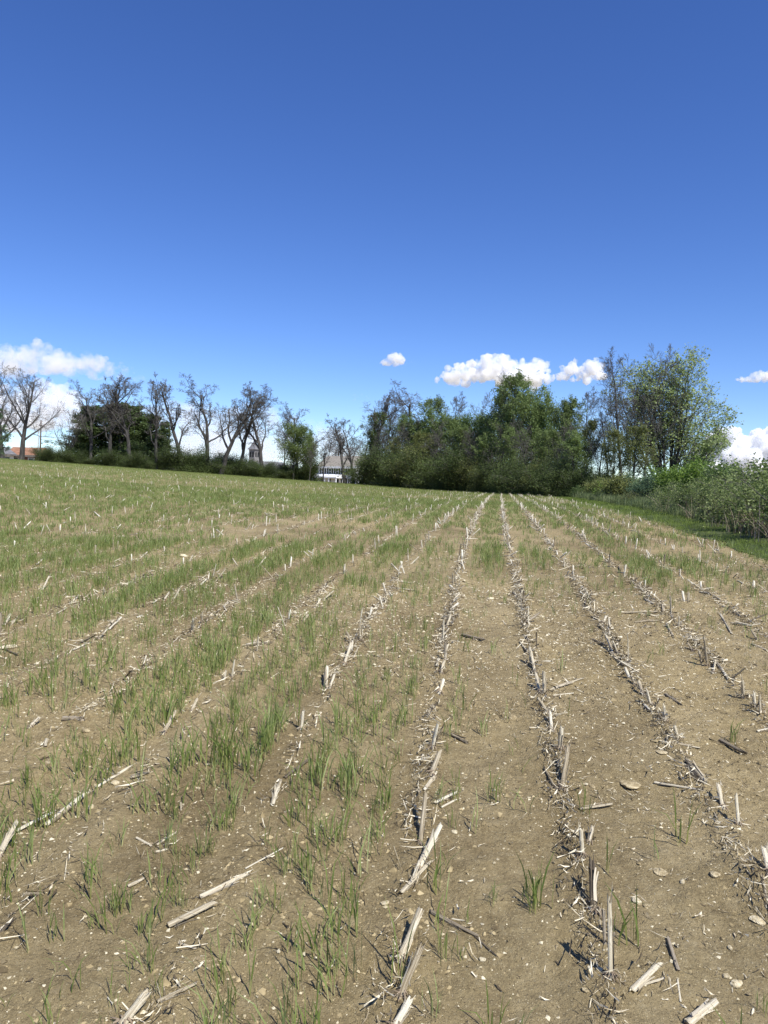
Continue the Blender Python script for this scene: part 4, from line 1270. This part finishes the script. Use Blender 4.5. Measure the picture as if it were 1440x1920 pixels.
shade_row((
    ('shrub_pale', 1450, 856, 16.6, 1.15, 'pale-leaved hedge shrub nearest the camera at the right picture edge'),
    ('shrub_pale', 1408, 868, 18.2, 1.15, 'pale-leaved hedge shrub behind the reddish dead canes'),
    ('shrub_pale', 1366, 884, 20.2, 1.15, 'pale-leaved hedge shrub, third from the right picture edge'),
    ('shrub_pale', 1322, 888, 22.8, 1.15, 'pale-leaved hedge shrub, fourth from the right picture edge'),
    ('shrub_pale', 1280, 892, 26, 1.2, 'pale-leaved hedge shrub, fifth from the right picture edge'),
    ('shrub_pale', 1240, 898, 30, 1.2, 'pale-leaved hedge shrub farthest from the camera'),
    ('shrub_mid', 1436, 846, 23, 1.2, 'leafy green shrub rising at the right picture edge under the cloud'),
    ('shrub_mid', 1402, 858, 26, 1.1, 'leafy green shrub behind the pale hedge below the right cloud'),
    ('shrub_dark', 1345, 848, 35, 1.0, 'dark rounded bush just left of the low right cloud'),
    ('shrub_bright', 1310, 850, 38, 1.2, 'bright green bush right below the round green tree'),
    ('shrub_bright', 1266, 860, 40, 1.2, 'bright green bush below the trunk of the round green tree'),
    ('shrub_blue', 1232, 868, 42, 1.2, 'blue-green bush left below the round green tree'),
    ('shrub_blue', 1200, 876, 44, 1.2, 'blue-green bush below the two tall bare trees'),
    ('shrub_olive', 1168, 880, 46, 1.2, 'olive bush below the left tall bare tree'),
    ('shrub_bright', 1150, 895, 48, 1.2, 'small bright green bush at the verge below the bare trees'),
    ('shrub_olive', 1125, 892, 53, 1.2, 'olive bush beside the gap of the wood'),
    ('shrub_dark', 1085, 905, 58, 1.2, 'dark bush where the verge meets the wood'),
    ('shrub_twiggy', 1305, 920, 21.5, 1.2, 'twiggy brown bush in front of the pale hedge shrubs'),
    ('shrub_twiggy', 1258, 918, 25.5, 1.3, 'twiggy brown bush, second along the verge'),
    ('shrub_twiggy', 1212, 915, 31, 1.3, 'twiggy brown bush, third along the verge'),
    ('shrub_twiggy', 1172, 914, 37, 1.3, 'twiggy brown bush, fourth along the verge'),
    ('shrub_twiggy', 1130, 915, 46, 1.3, 'twiggy brown bush farthest along the verge'),
    ('shrub_twiggy', 1380, 925, 17.5, 1.2, 'twiggy brown bush behind the reddish dead canes'),
), HEDGE)

def far_wood():
    rg = np.random.default_rng(900)
    n = 26000
    px = rg.uniform(-250, 1700, n); Y = rg.uniform(330, 420, n)
    X = (px - 720) / FPX * Y
    z0 = zbase(X, Y)
    h = 5.5 + 5.5 * fbm(X * .05, Y * .02, 41, 3)
    P = np.stack([X, Y, z0 + h * rg.random(n) ** .7], -1)
    V, F, rn = leaf_faces(rg, P, 1.5, tri=True)
    tag(link('far_woodland', mesh_np('far_woodland', V, F, [M['leaf_dark']], False, None, rn)), 'low belt of distant woodland behind the trees', 'woodland', kind='stuff')
far_wood()

# dead canes and tall dry stalks in front of the hedge
def cane_mesh(seed):
    rg = random.Random(seed)
    bm = MB(); rn = []
    for k in range(24):
        a = rg.random() * 6.283; b = rg.uniform(0, .35); q = rg.uniform(.05, .8); h = rg.uniform(.5, 1.15)
        a2 = a + rg.uniform(-1.2, 1.2)
        p = [(b * math.cos(a), b * math.sin(a), -.03)]
        for t in (.35, .7, 1):
            p.append((b * math.cos(a) + q * h * t * t * math.cos(a2), b * math.sin(a) + q * h * t * t * math.sin(a2), h * t * (1 - .25 * q * t)))
        n0 = len(bm.v)
        bm.tube(p, [.006, .005, .004, .002], 3)
        rn += [rg.random()] * (len(bm.v) - n0)
    me = bm.mesh('dead_canes', M['cane'])
    at_ = me.attributes.new('rnd', 'FLOAT', 'POINT')
    at_.data.foreach_set('value', np.array(rn, np.float32))
    return me
CANES = [cane_mesh(s) for s in (1, 2, 3)]
for i, (px, Y, s, lab) in enumerate(((1440, 14.2, .8, 'reddish dead canes nearest the camera at the right picture edge'), (1412, 15.4, .85, 'reddish dead canes, second clump from the right picture edge'),
        (1384, 16.4, .85, 'reddish dead canes, third clump from the right picture edge'), (1352, 17.6, .8, 'reddish dead canes, fourth clump from the right picture edge'),
        (1318, 19.5, .75, 'dead canes, fifth clump from the right picture edge'), (1276, 22.8, .75, 'dead canes, sixth clump from the right picture edge'), (1228, 28, .8, 'dead canes, clump farthest along the verge'))):
    X = float(ray(px, 960)[0] * Y) + .35
    o = link('dead_canes', CANES[i % 3])
    o.location = (X, Y, float(zg(X, Y)))
    o.rotation_euler = (0, 0, i * 1.3); o.scale = (s, s, s)
    tag(o, lab, 'canes', 'dead canes along the verge')

# grass of the verge: short bright sward at the field edge, tall bluish grass under the hedge
def verge_grass():
    rg = np.random.default_rng(70)
    short = [rye_tuft(rg, n, .10, .016, .07, 1, .6) for n in (6, 8, 10)]
    tall = [rye_tuft(rg, n, .42, .012, .07, 2, .55) for n in (9, 12, 14)]
    for nm, protos, n, t0, t1, y1, m, lab, s0 in (('verge_sward', short, 15000, -.15, 2.2, 75, 'verge_grass', 'short bright green grass along the field edge', 1.0),
                                                  ('tall_grass', tall, 7500, 1.0, 3.0, 60, 'tall_grass', 'tall blue-green grass growing under the hedge', 1.0)):
        Y = 7 + (y1 - 7) * rg.random(n) ** 1.4
        t = t0 + (t1 - t0) * rg.random(n)
        t = t + .25 * (fbm(Y * .6, Y * 0, 71) - .5)
        X = row_x(Y) + X0 + EDGE * ROW + t
        k = rg.random(n) < np.clip((fbm(X * .9, Y * .6, 72 if nm == 'tall_grass' else 73, 2) - .25) * 3, .1, 1)
        if nm == 'tall_grass':
            k &= rg.random(n) < sstep(.95, 1.6, t)
        X, Y, t = X[k], Y[k], t[k]
        P = np.stack([X, Y, zg(X, Y) + .01 + .05 * sstep(0, 1.2, t)], -1)
        s = s0 * rg.uniform(.55, 1.15, len(X)) * (1 + .5 * sstep(20, 60, Y))
        V, F, mi, rn = scatter(protos, P, rg.random(len(X)) * 6.28, s, rg.integers(0, 3, len(X)), rg)
        tag(link(nm, mesh_np(nm, V, F, [M[m], M[m]], False, mi, rn)), lab, 'grass', kind='stuff')
verge_grass()

# ------------------------------------------------------------------ buildings beyond the trees
M['siding'] = material('white_siding', [(.62, .63, .62), (.72, .72, .70), (.78, .78, .76)], 2, 3, .6)
M['trim'] = material('white_trim', [(.74, .74, .72), (.80, .80, .78)], 2, 3, .5)
M['shingle'] = material('tan_shingles', [(.18, .155, .125), (.26, .23, .185), (.33, .295, .24)], 1.6, 6, .9, .4, 12, (1, 1, 4))
M['glass'] = material('window_glass', [(.02, .025, .03), (.05, .06, .07)], 1, 2, .12, spec=.5)
M['shutter'] = material('black_shutter', [(.012, .013, .014), (.025, .026, .028)], 4, 3, .6)
M['brick'] = material('red_brown_brick', [(.10, .045, .032), (.15, .07, .05), (.20, .10, .075)], 3, 5, .9, .3, 8)
M['rustroof'] = material('rust_brown_roof', [(.20, .095, .055), (.29, .15, .09), (.36, .20, .125)], 1.4, 5, .85, .3, 10)
M['slate'] = material('grey_slate', [(.10, .10, .105), (.17, .165, .165), (.24, .235, .23)], 2, 5, .8, .3, 10)
M['stonewall'] = material('grey_stone_wall', [(.15, .14, .135), (.23, .22, .205), (.32, .30, .28)], 1.2, 5, .9, .3, 6)
M['wood'] = material('pole_wood', [(.07, .06, .05), (.13, .115, .10), (.20, .18, .16)], 4, 4, .9, .3, 20, (1, 1, .2))
M['metal'] = material('pale_metal', [(.42, .42, .41), (.55, .55, .54)], 4, 3, .45)
M['wire'] = material('wire', [(.03, .03, .03), (.06, .06, .06)], 2, 2, .6)

def house():
    Y = 190.0
    p = at(668, 908, Y)
    gz = float(zg(p[0], Y)) + .1
    t = empty('white_house', (p[0], Y, gz), R(-38))
    tag(t, 'two-storey white house with black shutters and tan roof behind bare trees', 'house')
    # local frame: right front corner at the origin, front runs towards -x, depth towards +y
    W, D = 13.0, 8.0
    top = at(600, 853, Y)[2] - gz            # ridge
    ev = at(640, 873, Y)[2] - gz             # eaves
    m = MB(); m.box(-W, 0, 0, D, 0, ev)
    m.poly([(0, 0, ev), (0, D, ev), (0, D / 2, top - .15), (-W, 0, ev), (-W, D, ev), (-W, D / 2, top - .15)], [(0, 1, 2), (3, 5, 4), (0, 2, 5, 3), (1, 4, 5, 2)])
    m.build('wall', M['siding'], t)
    m = MB(); o = .55
    sl = (top - ev) / (D / 2)
    for s in (0, 1):
        y0, y1 = ((-o, D / 2) if s == 0 else (D + o, D / 2))
        z0 = ev - o * sl
        a = [(-W - .4, y0, z0), (.4, y0, z0), (.4, y1, top), (-W - .4, y1, top)]
        m.poly(a + [(x, y, z + .16) for x, y, z in a], [(0, 1, 2, 3), (7, 6, 5, 4), (0, 4, 5, 1), (1, 5, 6, 2), (2, 6, 7, 3), (3, 7, 4, 0)])
    m.build('roof', M['shingle'], t)
    m = MB(); m.box(-W - .42, .42, -o - .12, -o + .0, ev - o * sl - .30, ev - o * sl + .18); m.build('fascia', M['trim'], t)
    m = MB(); m.box(-.003, .02, -.02, .3, 0, ev); m.box(-.3, .02, -.025, .002, 0, ev); m.build('corner_board', M['trim'], t)
    def window(x, z, w, h, side=False, shut=True):
        f = MB()
        B = (lambda mb, a0, a1, d0, d1, b0, b1: mb.box(a0, a1, d0, d1, b0, b1)) if not side else (lambda mb, a0, a1, d0, d1, b0, b1: mb.box(-d1, -d0, a0, a1, b0, b1))
        for (a0, a1, b0, b1) in ((x - w / 2 - .1, x - w / 2, z, z + h), (x + w / 2, x + w / 2 + .1, z, z + h), (x - w / 2 - .1, x + w / 2 + .1, z + h, z + h + .14), (x - w / 2 - .15, x + w / 2 + .15, z - .1, z), (x - w / 2, x + w / 2, z + h * .48, z + h * .53)):
            B(f, a0, a1, -.08, -.002, b0, b1)
        wo = f.build('window', M['trim'], t)
        g = MB(); B(g, x - w / 2 + .01, x + w / 2 - .01, -.035, -.004, z + .01, z + h - .01); g.build('pane', M['glass'], wo)
        if shut:
            for s in (-1, 1):
                q = MB(); xc = x + s * (w / 2 + .34); B(q, xc - .22, xc + .22, -.07, -.003, z - .05, z + h + .08); q.build('shutter', M['shutter'], wo)
    for x in (-1.6, -4.0, -6.4, -8.8, -11.2): window(x, ev - 2.15, .95, 1.45)
    for x in (-1.6, -4.0, -8.8, -11.2): window(x, .85, .95, 1.5, shut=x > -5)
    for y in (2.0, 6.0):
        window(y, ev - 2.15, .95, 1.45, side=True); window(y, .85, .95, 1.5, side=True)
    # entrance with a rounded fanlight, and the porch over the left part
    m = MB(); m.box(-7.0, -5.8, -.09, -.003, 0, 2.2); dr = m.build('door', M['shutter'], t)
    m = MB(); m.prism([(-7.0 + .6 + .6 * math.cos(a), 2.205 + .6 * math.sin(a)) for a in np.linspace(0, math.pi, 9)], -.08, -.004); m.build('fanlight', M['glass'], dr)
    m = MB(); m.box(-6.05, -5.97, -.14, -.092, 1.0, 1.1); m.build('handle', M['metal'], dr)
    ph = 2.75
    m = MB(); m.poly([(-W - .1, -2.4, ph), (-4.6, -2.4, ph), (-4.6, -.02, ph + .75), (-W - .1, -.02, ph + .75), (-W - .1, -2.4, ph - .34), (-4.6, -2.4, ph - .34), (-4.6, -.02, ph - .34), (-W - .1, -.02, ph - .34)],
                     [(0, 1, 2, 3), (7, 6, 5, 4), (4, 5, 1, 0), (5, 6, 2, 1), (7, 4, 0, 3)]); m.build('porch_roof', M['trim'], t)
    for x in (-12.8, -10.8, -8.6, -7.2, -4.85):
        m = MB(); m.box(x - .13, x + .13, -2.3, -2.04, 0, ph - .345); m.box(x - .2, x + .2, -2.36, -1.98, 0, .2); m.build('porch_column', M['trim'], t)
house()

def church():
    Y = 265.0
    p = at(476, 880, Y)
    gz = float(zg(p[0], Y))
    t = empty('church', (p[0], Y, gz), R(-30))
    tag(t, 'distant church with grey pointed steeple seen between bare trees', 'church')
    tip = at(479, 825, Y)[2] - gz
    eave = at(479, 843, Y)[2] - gz
    w = 1.25
    m = MB(); m.box(-w, w, -w, w, 0, eave); m.build('tower', M['stonewall'], t)
    m = MB(); q = w + .45
    m.poly([(-q, -q, eave), (q, -q, eave), (q, q, eave), (-q, q, eave), (-q * .55, -q * .55, eave + (tip - eave) * .35), (q * .55, -q * .55, eave + (tip - eave) * .35), (q * .55, q * .55, eave + (tip - eave) * .35), (-q * .55, q * .55, eave + (tip - eave) * .35), (0, 0, tip)],
           [(3, 2, 1, 0), (0, 1, 5, 4), (1, 2, 6, 5), (2, 3, 7, 6), (3, 0, 4, 7), (4, 5, 8), (5, 6, 8), (6, 7, 8), (7, 4, 8)]); m.build('spire', M['slate'], t)
    for s in (-.55, .55):
        m = MB(); m.prism([(s - .36, eave - 2.6), (s + .36, eave - 2.6), (s + .36, eave - 1.1), (s, eave - .7), (s - .36, eave - 1.1)], -w - .05, -w - .003); m.build('belfry_opening', M['shutter'], t)
        m = MB(); m.poly([(w + .003 + .05 * k, s + d, z) for k in (0, 1) for d, z in ((-.36, eave - 2.6), (.36, eave - 2.6), (.36, eave - 1.1), (0, eave - .7), (-.36, eave - 1.1))], [(4, 3, 2, 1, 0), (5, 6, 7, 8, 9)] + [(i, (i + 1) % 5, 5 + (i + 1) % 5, 5 + i) for i in range(5)]); m.build('belfry_opening', M['shutter'], t)
    m = MB(); m.box(-4.2, 4.2, w + .02, w + 15, 0, 4.4); m.prism([(-4.2, 4.4), (4.2, 4.4), (0, 8.0)], w + .02, w + 15); m.build('nave_wall', M['stonewall'], t)
    m = MB()
    for s in (-1, 1):
        a = [(s * 4.8, w - .3, 3.95), (0, w - .3, 8.1), (0, w + 15.3, 8.1), (s * 4.8, w + 15.3, 3.95)]
        m.poly(a + [(x, y, z + .2) for x, y, z in a], [(0, 1, 2, 3), (7, 6, 5, 4), (0, 4, 5, 1), (1, 5, 6, 2), (2, 6, 7, 3), (3, 7, 4, 0)])
    m.build('roof', M['slate'], t)
church()

def gable_house(name, label, px0, px1, Y, rz, roof_top, eave_py, wall, roof, cat, D=7.0, posts=False):
    a, b = at(px0, 880, Y), at(px1, 880, Y)
    gz = min(float(zg(a[0], Y)), float(zg(b[0], Y))) - .2
    t = empty(name, ((a[0] + b[0]) / 2, Y, gz), R(rz))
    tag(t, label, cat)
    W = (b[0] - a[0]) / math.cos(R(rz))
    ev = at((px0 + px1) / 2, eave_py, Y)[2] - gz
    tp = at((px0 + px1) / 2, roof_top, Y)[2] - gz
    h = W / 2
    if not posts:
        m = MB(); m.box(-h, h, 0, D, 0, ev); m.poly([(x, y, z) for x in (-h, h) for y, z in ((0, ev), (D, ev), (D / 2, tp - .12))], [(0, 2, 1), (3, 4, 5), (0, 3, 5, 2), (1, 2, 5, 4)]); m.build('wall', wall, t)
        for k, x in enumerate(np.linspace(-h + 1.4, h - 1.4, max(2, int(W / 3)))):
            m = MB()
            for (x0, x1, z0, z1) in ((x - .6, x - .5, ev - 1.75, ev - .6), (x + .5, x + .6, ev - 1.75, ev - .6), (x - .6, x + .6, ev - .6, ev - .5), (x - .65, x + .65, ev - 1.85, ev - 1.75)): m.box(x0, x1, -.07, -.003, z0, z1)
            wo = m.build('window', M['trim'], t)
            m = MB(); m.box(x - .495, x + .495, -.03, -.004, ev - 1.745, ev - .605); m.build('pane', M['glass'], wo)
    else:
        m = MB(); m.box(-h, h, D - .15, D, 0, ev); m.box(-h, -h + .12, .6, D - .16, 0, ev); m.build('wall', wall, t)
        m = MB(); m.box(-h - .1, h + .1, -.1, .05, ev - .42, ev); m.build('beam', M['trim'], t)
        for x in (-h + .1, 0, h - .1):
            m = MB(); m.box(x - .09, x + .09, -.08, .06, 0, ev - .425); m.build('post', M['trim'], t)
    m = MB(); o = .5; sl = (tp - ev) / (D / 2)
    for y0, y1 in ((-o, D / 2), (D + o, D / 2)):
        q = [(-h - .35, y0, ev - o * sl + .02), (h + .35, y0, ev - o * sl + .02), (h + .35, y1, tp + .02), (-h - .35, y1, tp + .02)]
        m.poly(q + [(x, y, z + .15) for x, y, z in q], [(0, 1, 2, 3), (7, 6, 5, 4), (0, 4, 5, 1), (1, 5, 6, 2), (2, 6, 7, 3), (3, 7, 4, 0)])
    m.build('roof', roof, t)
    m = MB(); m.box(-h - .36, h + .36, -o - .06, -o - .002, ev - o * sl - .16, ev - o * sl + .2); m.build('gutter_board', M['trim'] if posts else M['wood'], t)
gable_house('brick_house', 'low brick house with rust-brown roof behind the left bare trees', 16, 71, 150, 6, 839, 853, M['brick'], M['rustroof'], 'house')
gable_house('garage', 'small dark garage with pale gable trim at the left picture edge', -18, 12, 146, 62, 838, 850, M['siding'], M['slate'], 'garage', 5.0)
gable_house('open_shed', 'dark open shed with white beam and posts left of the white house', 517, 548, 158, -8, 872, 887, M['shutter'], M['slate'], 'shed', 5.0, True)

def pole(px, top, Y, label, r=.13, m='wood', nm='utility_pole', arm=True):
    b = at(px - 2, 868, Y)
    z = float(zg(b[0], Y)) - .3
    q = at(px, top, Y)
    t = empty(nm, (b[0], Y, z))
    tag(t, label, 'pole')
    k = MB(); k.tube([(0, 0, 0), ((q[0] - b[0]) / 2, 0, (q[2] - z) / 2), (q[0] - b[0], 0, q[2] - z)], [r, r * .9, r * .75], 10); k.build('shaft', M[m], t, True)
    if arm:
        k = MB(); k.box(q[0] - b[0] - .06, q[0] - b[0] + .06, -.75, .75, q[2] - z - .9, q[2] - z - .76); ar = k.build('crossarm', M['wood'], t)
        for y in (-.6, 0, .6):
            k = MB(); k.tube([(q[0] - b[0], y, q[2] - z - .76), (q[0] - b[0], y, q[2] - z - .6)], [.05, .035], 6); k.build('insulator', M['metal'], ar)
    else:
        k = MB(); k.tube([(q[0] - b[0], 0, q[2] - z - .02), (q[0] - b[0], 0, q[2] - z + .06)], [r * .9, r * .5], 8); k.build('cap', M[m], t)
    return q
qa = pole(77, 788, 124, 'dark wooden utility pole standing beside the brick house')
pole(73, 800, 123.0, 'pale thin pole standing against the utility pole', .085, 'metal', 'service_pole', False)
qb = pole(318, 800, 136, 'second utility pole hidden among the evergreen clump')
for dz, dy, lab in ((-.6, -.6, 'topmost power line strung from the utility pole'), (-2.6, 0, 'second power line strung from the utility pole'), (-3.1, 0, 'third power line strung from the utility pole'), (-3.5, .0, 'lowest power line strung from the utility pole')):
    a, b = Vector(qa) + Vector((0, dy, dz)), Vector(qb) + Vector((0, dy, dz))
    pts = [a.lerp(b, k / 12) - Vector((0, 0, 1.0 * 4 * (k / 12) * (1 - k / 12))) * .35 for k in range(13)]
    m = MB(); m.tube(pts, .022, 4)
    o = m.build('power_line', M['wire'], None, True)
    tag(o, lab, 'wire', 'power lines left of the evergreen clump')
def pipe():
    Y = 113.0
    a = at(463, 866, Y); b = at(463, 888.5, Y); c = at(474, 889.5, Y)
    z = float(zg(c[0], Y)) - .2
    m = MB(); m.tube([(a[0], Y, z), (a[0], Y, a[2])], .055, 6); t = m.build('pipe_gate', M['metal'])
    tag(t, 'pale metal post with a low pipe rail left of the church steeple', 'gate')
    m = MB(); m.tube([(b[0] + .06, Y, b[2]), (c[0], Y, c[2]), (c[0] + .08, Y, c[2] - .1), (c[0] + .1, Y, z)], .055, 6); m.build('rail', M['metal'], t)
pipe()

# ------------------------------------------------------------------ clouds
def cloud_material(name, dens, lo=.36, hi=.66):
    m = bpy.data.materials.new(name)
    m.use_nodes = True
    N, L = m.node_tree.nodes, m.node_tree.links
    N.remove(N['Principled BSDF'])
    v = N.new('ShaderNodeVolumePrincipled')
    v.inputs['Color'].default_value = (1, 1, 1, 1)
    v.inputs['Density'].default_value = dens
    v.inputs['Anisotropy'].default_value = 0.0
    tc = N.new('ShaderNodeTexCoord')
    nz = N.new('ShaderNodeTexNoise')
    nz.inputs['Scale'].default_value = .0075
    nz.inputs['Detail'].default_value = 5
    nz.inputs['Roughness'].default_value = .68
    L.new(tc.outputs['Object'], nz.inputs['Vector'])
    mr = N.new('ShaderNodeMapRange')
    mr.inputs['From Min'].default_value = lo
    mr.inputs['From Max'].default_value = hi
    mr.inputs['To Max'].default_value = dens * 1.9
    L.new(nz.outputs['Fac'], mr.inputs['Value'])
    L.new(mr.outputs[0], v.inputs['Density'])
    L.new(v.outputs[0], N['Material Output'].inputs['Volume'])
    return m
M['cloud'] = cloud_material('cloud', .022)
M['cloud_mid'] = cloud_material('white_cloud', .010)
M['cloud_soft'] = cloud_material('soft_cloud', .0065, .42, .72)
M['cloud_thin'] = cloud_material('thin_cloud', .0011)
def sphere_proto():
    n, m = 6, 4
    V = [(0, 0, 1)] + [(math.sin(math.pi * j / m) * math.cos(6.283 * i / n), math.sin(math.pi * j / m) * math.sin(6.283 * i / n), math.cos(math.pi * j / m)) for j in range(1, m) for i in range(n)] + [(0, 0, -1)]
    F = []
    for i in range(n):
        F.append((0, 1 + i, 1 + (i + 1) % n)); e = len(V) - 1; b = 1 + (m - 2) * n
        F.append((e, b + (i + 1) % n, b + i))
        for j in range(m - 2):
            p, q, r_, s = 1 + j * n + i, 1 + j * n + (i + 1) % n, 1 + (j + 1) * n + (i + 1) % n, 1 + (j + 1) * n + i
            F += [(p, s, r_), (p, r_, q)]
    return np.array(V), np.array(F)
SPH = sphere_proto()
def cloud(seed, prof, base, Y, label, mat='cloud', n=150, fluff=1.0, vox=8.5):
    """prof: the upper outline as (px, py); base: the py of its flat underside; built at true size at distance Y out of many puffs"""
    rg = np.random.default_rng(seed)
    k = Y / FPX
    xs = np.array([p[0] for p in prof], float); ys = np.array([p[1] for p in prof], float)
    S = []
    for _ in range(n):
        px = rg.uniform(xs[0], xs[-1])
        top = float(np.interp(px, xs, ys))
        h = max(base - top, 3.0)
        q = rg.random() ** .7                                  # 1 near the crown of the cloud
        r = h * rg.uniform(.13, .24) * (1.55 - .8 * q) * fluff
        py = base - (h - r * .85) * q
        dep = rg.normal(0, h * .55) * (1.1 - .5 * q)
        c = at(px, py, Y) + np.array([0, dep * k, 0])
        S.append((c, r * k))
        for _ in range(4):
            e = rg.normal(0, 1, 3); e[2] = abs(e[2]) * .8 + .1; e[1] -= .3; e /= np.linalg.norm(e)
            S.append((c + e * r * k * .85, r * k * rg.uniform(.25, .5)))
    v, f = SPH
    V = np.concatenate([v * r + c for c, r in S])
    F = np.concatenate([f + i * len(v) for i in range(len(S))])
    zb = at((xs[0] + xs[-1]) / 2, base, Y)[2]
    V[:, 2] = np.where(V[:, 2] < zb, zb + (V[:, 2] - zb) * .25, V[:, 2])
    cen = np.array([V[:, 0].mean(), V[:, 1].mean(), zb])
    o = link('cloud', mesh_np('cloud', V - cen, F, [M[mat]], True))
    o.location = cen
    rm = o.modifiers.new('remesh', 'REMESH'); rm.mode = 'VOXEL'; rm.voxel_size = vox * Y / 7000; rm.use_smooth_shade = True
    for sz, st in ((90, 55), (32, 30), (13, 15)):
        tx = bpy.data.textures.new('cloud_noise', 'CLOUDS'); tx.noise_scale = sz * Y / 7000; tx.noise_depth = 4
        dm = o.modifiers.new('displace', 'DISPLACE'); dm.texture = tx; dm.strength = st * Y / 7000; dm.mid_level = .5; dm.texture_coords = 'LOCAL'
    tag(o, label, 'cloud', 'fair-weather clouds low over the trees')
cloud(1, [(806, 719), (822, 700), (840, 684), (868, 678), (885, 680), (905, 669), (930, 664), (950, 668), (968, 676), (985, 673), (1003, 672), (1022, 675), (1031, 688), (1038, 705)], 720, 7000, 'big white cumulus cloud above the wood', n=170)
cloud(2, [(1034, 708), (1050, 690), (1062, 676), (1070, 671), (1080, 680), (1092, 684), (1106, 672), (1120, 672), (1126, 684), (1130, 700)], 712, 7200, 'white cloud just right of the big cumulus', n=80)
cloud(3, [(708, 682), (720, 668), (736, 660), (752, 664), (757, 674)], 682, 6500, 'small white cloud left of the big cumulus', 'cloud', n=60, fluff=1.4)
cloud(4, [(745, 690), (760, 682), (772, 674), (781, 680)], 690, 6500, 'tiny faint cloud below the small white cloud', 'cloud_thin', n=25)
cloud(5, [(1374, 713), (1395, 702), (1415, 696), (1440, 692), (1475, 695)], 714, 6500, 'flat white cloud at the right picture edge', 'cloud', n=70, fluff=1.4)
cloud(6, [(1300, 862), (1325, 830), (1345, 800), (1365, 798), (1382, 806), (1397, 812), (1412, 800), (1425, 792), (1438, 795), (1460, 800), (1500, 790), (1560, 820)], 902, 11000, 'large low white cloud behind the hedge on the right', n=150)
cloud(7, [(-60, 655), (-20, 642), (10, 645), (40, 650), (70, 640), (95, 640), (115, 655), (150, 664), (180, 658), (200, 672), (235, 680), (256, 690)], 700, 7000, 'long white cloud bank at upper left above the bare trees', 'cloud_soft', n=190, fluff=1.35)
cloud(8, [(-70, 722), (-20, 716), (30, 722), (70, 715), (110, 706), (135, 718), (160, 742), (180, 770)], 805, 9500, 'broad grey-white cloud behind the left bare trees', 'cloud_soft', n=120)
cloud(9, [(185, 704), (215, 694), (240, 690), (262, 700), (290, 712)], 716, 8000, 'thin grey cloud wisp trailing from the upper left bank', 'cloud_thin', n=40)
cloud(10, [(170, 800), (210, 770), (250, 764), (300, 758), (345, 752), (400, 760), (450, 752), (490, 758), (540, 775), (590, 790), (640, 800), (680, 820)], 880, 13000, 'low cloud bank along the skyline behind the bare locusts', 'cloud_thin', n=170)
cloud(11, [(645, 750), (660, 738), (675, 735), (692, 742)], 750, 8000, 'faint small cloud above the roof of the white house', 'cloud_thin', n=25)
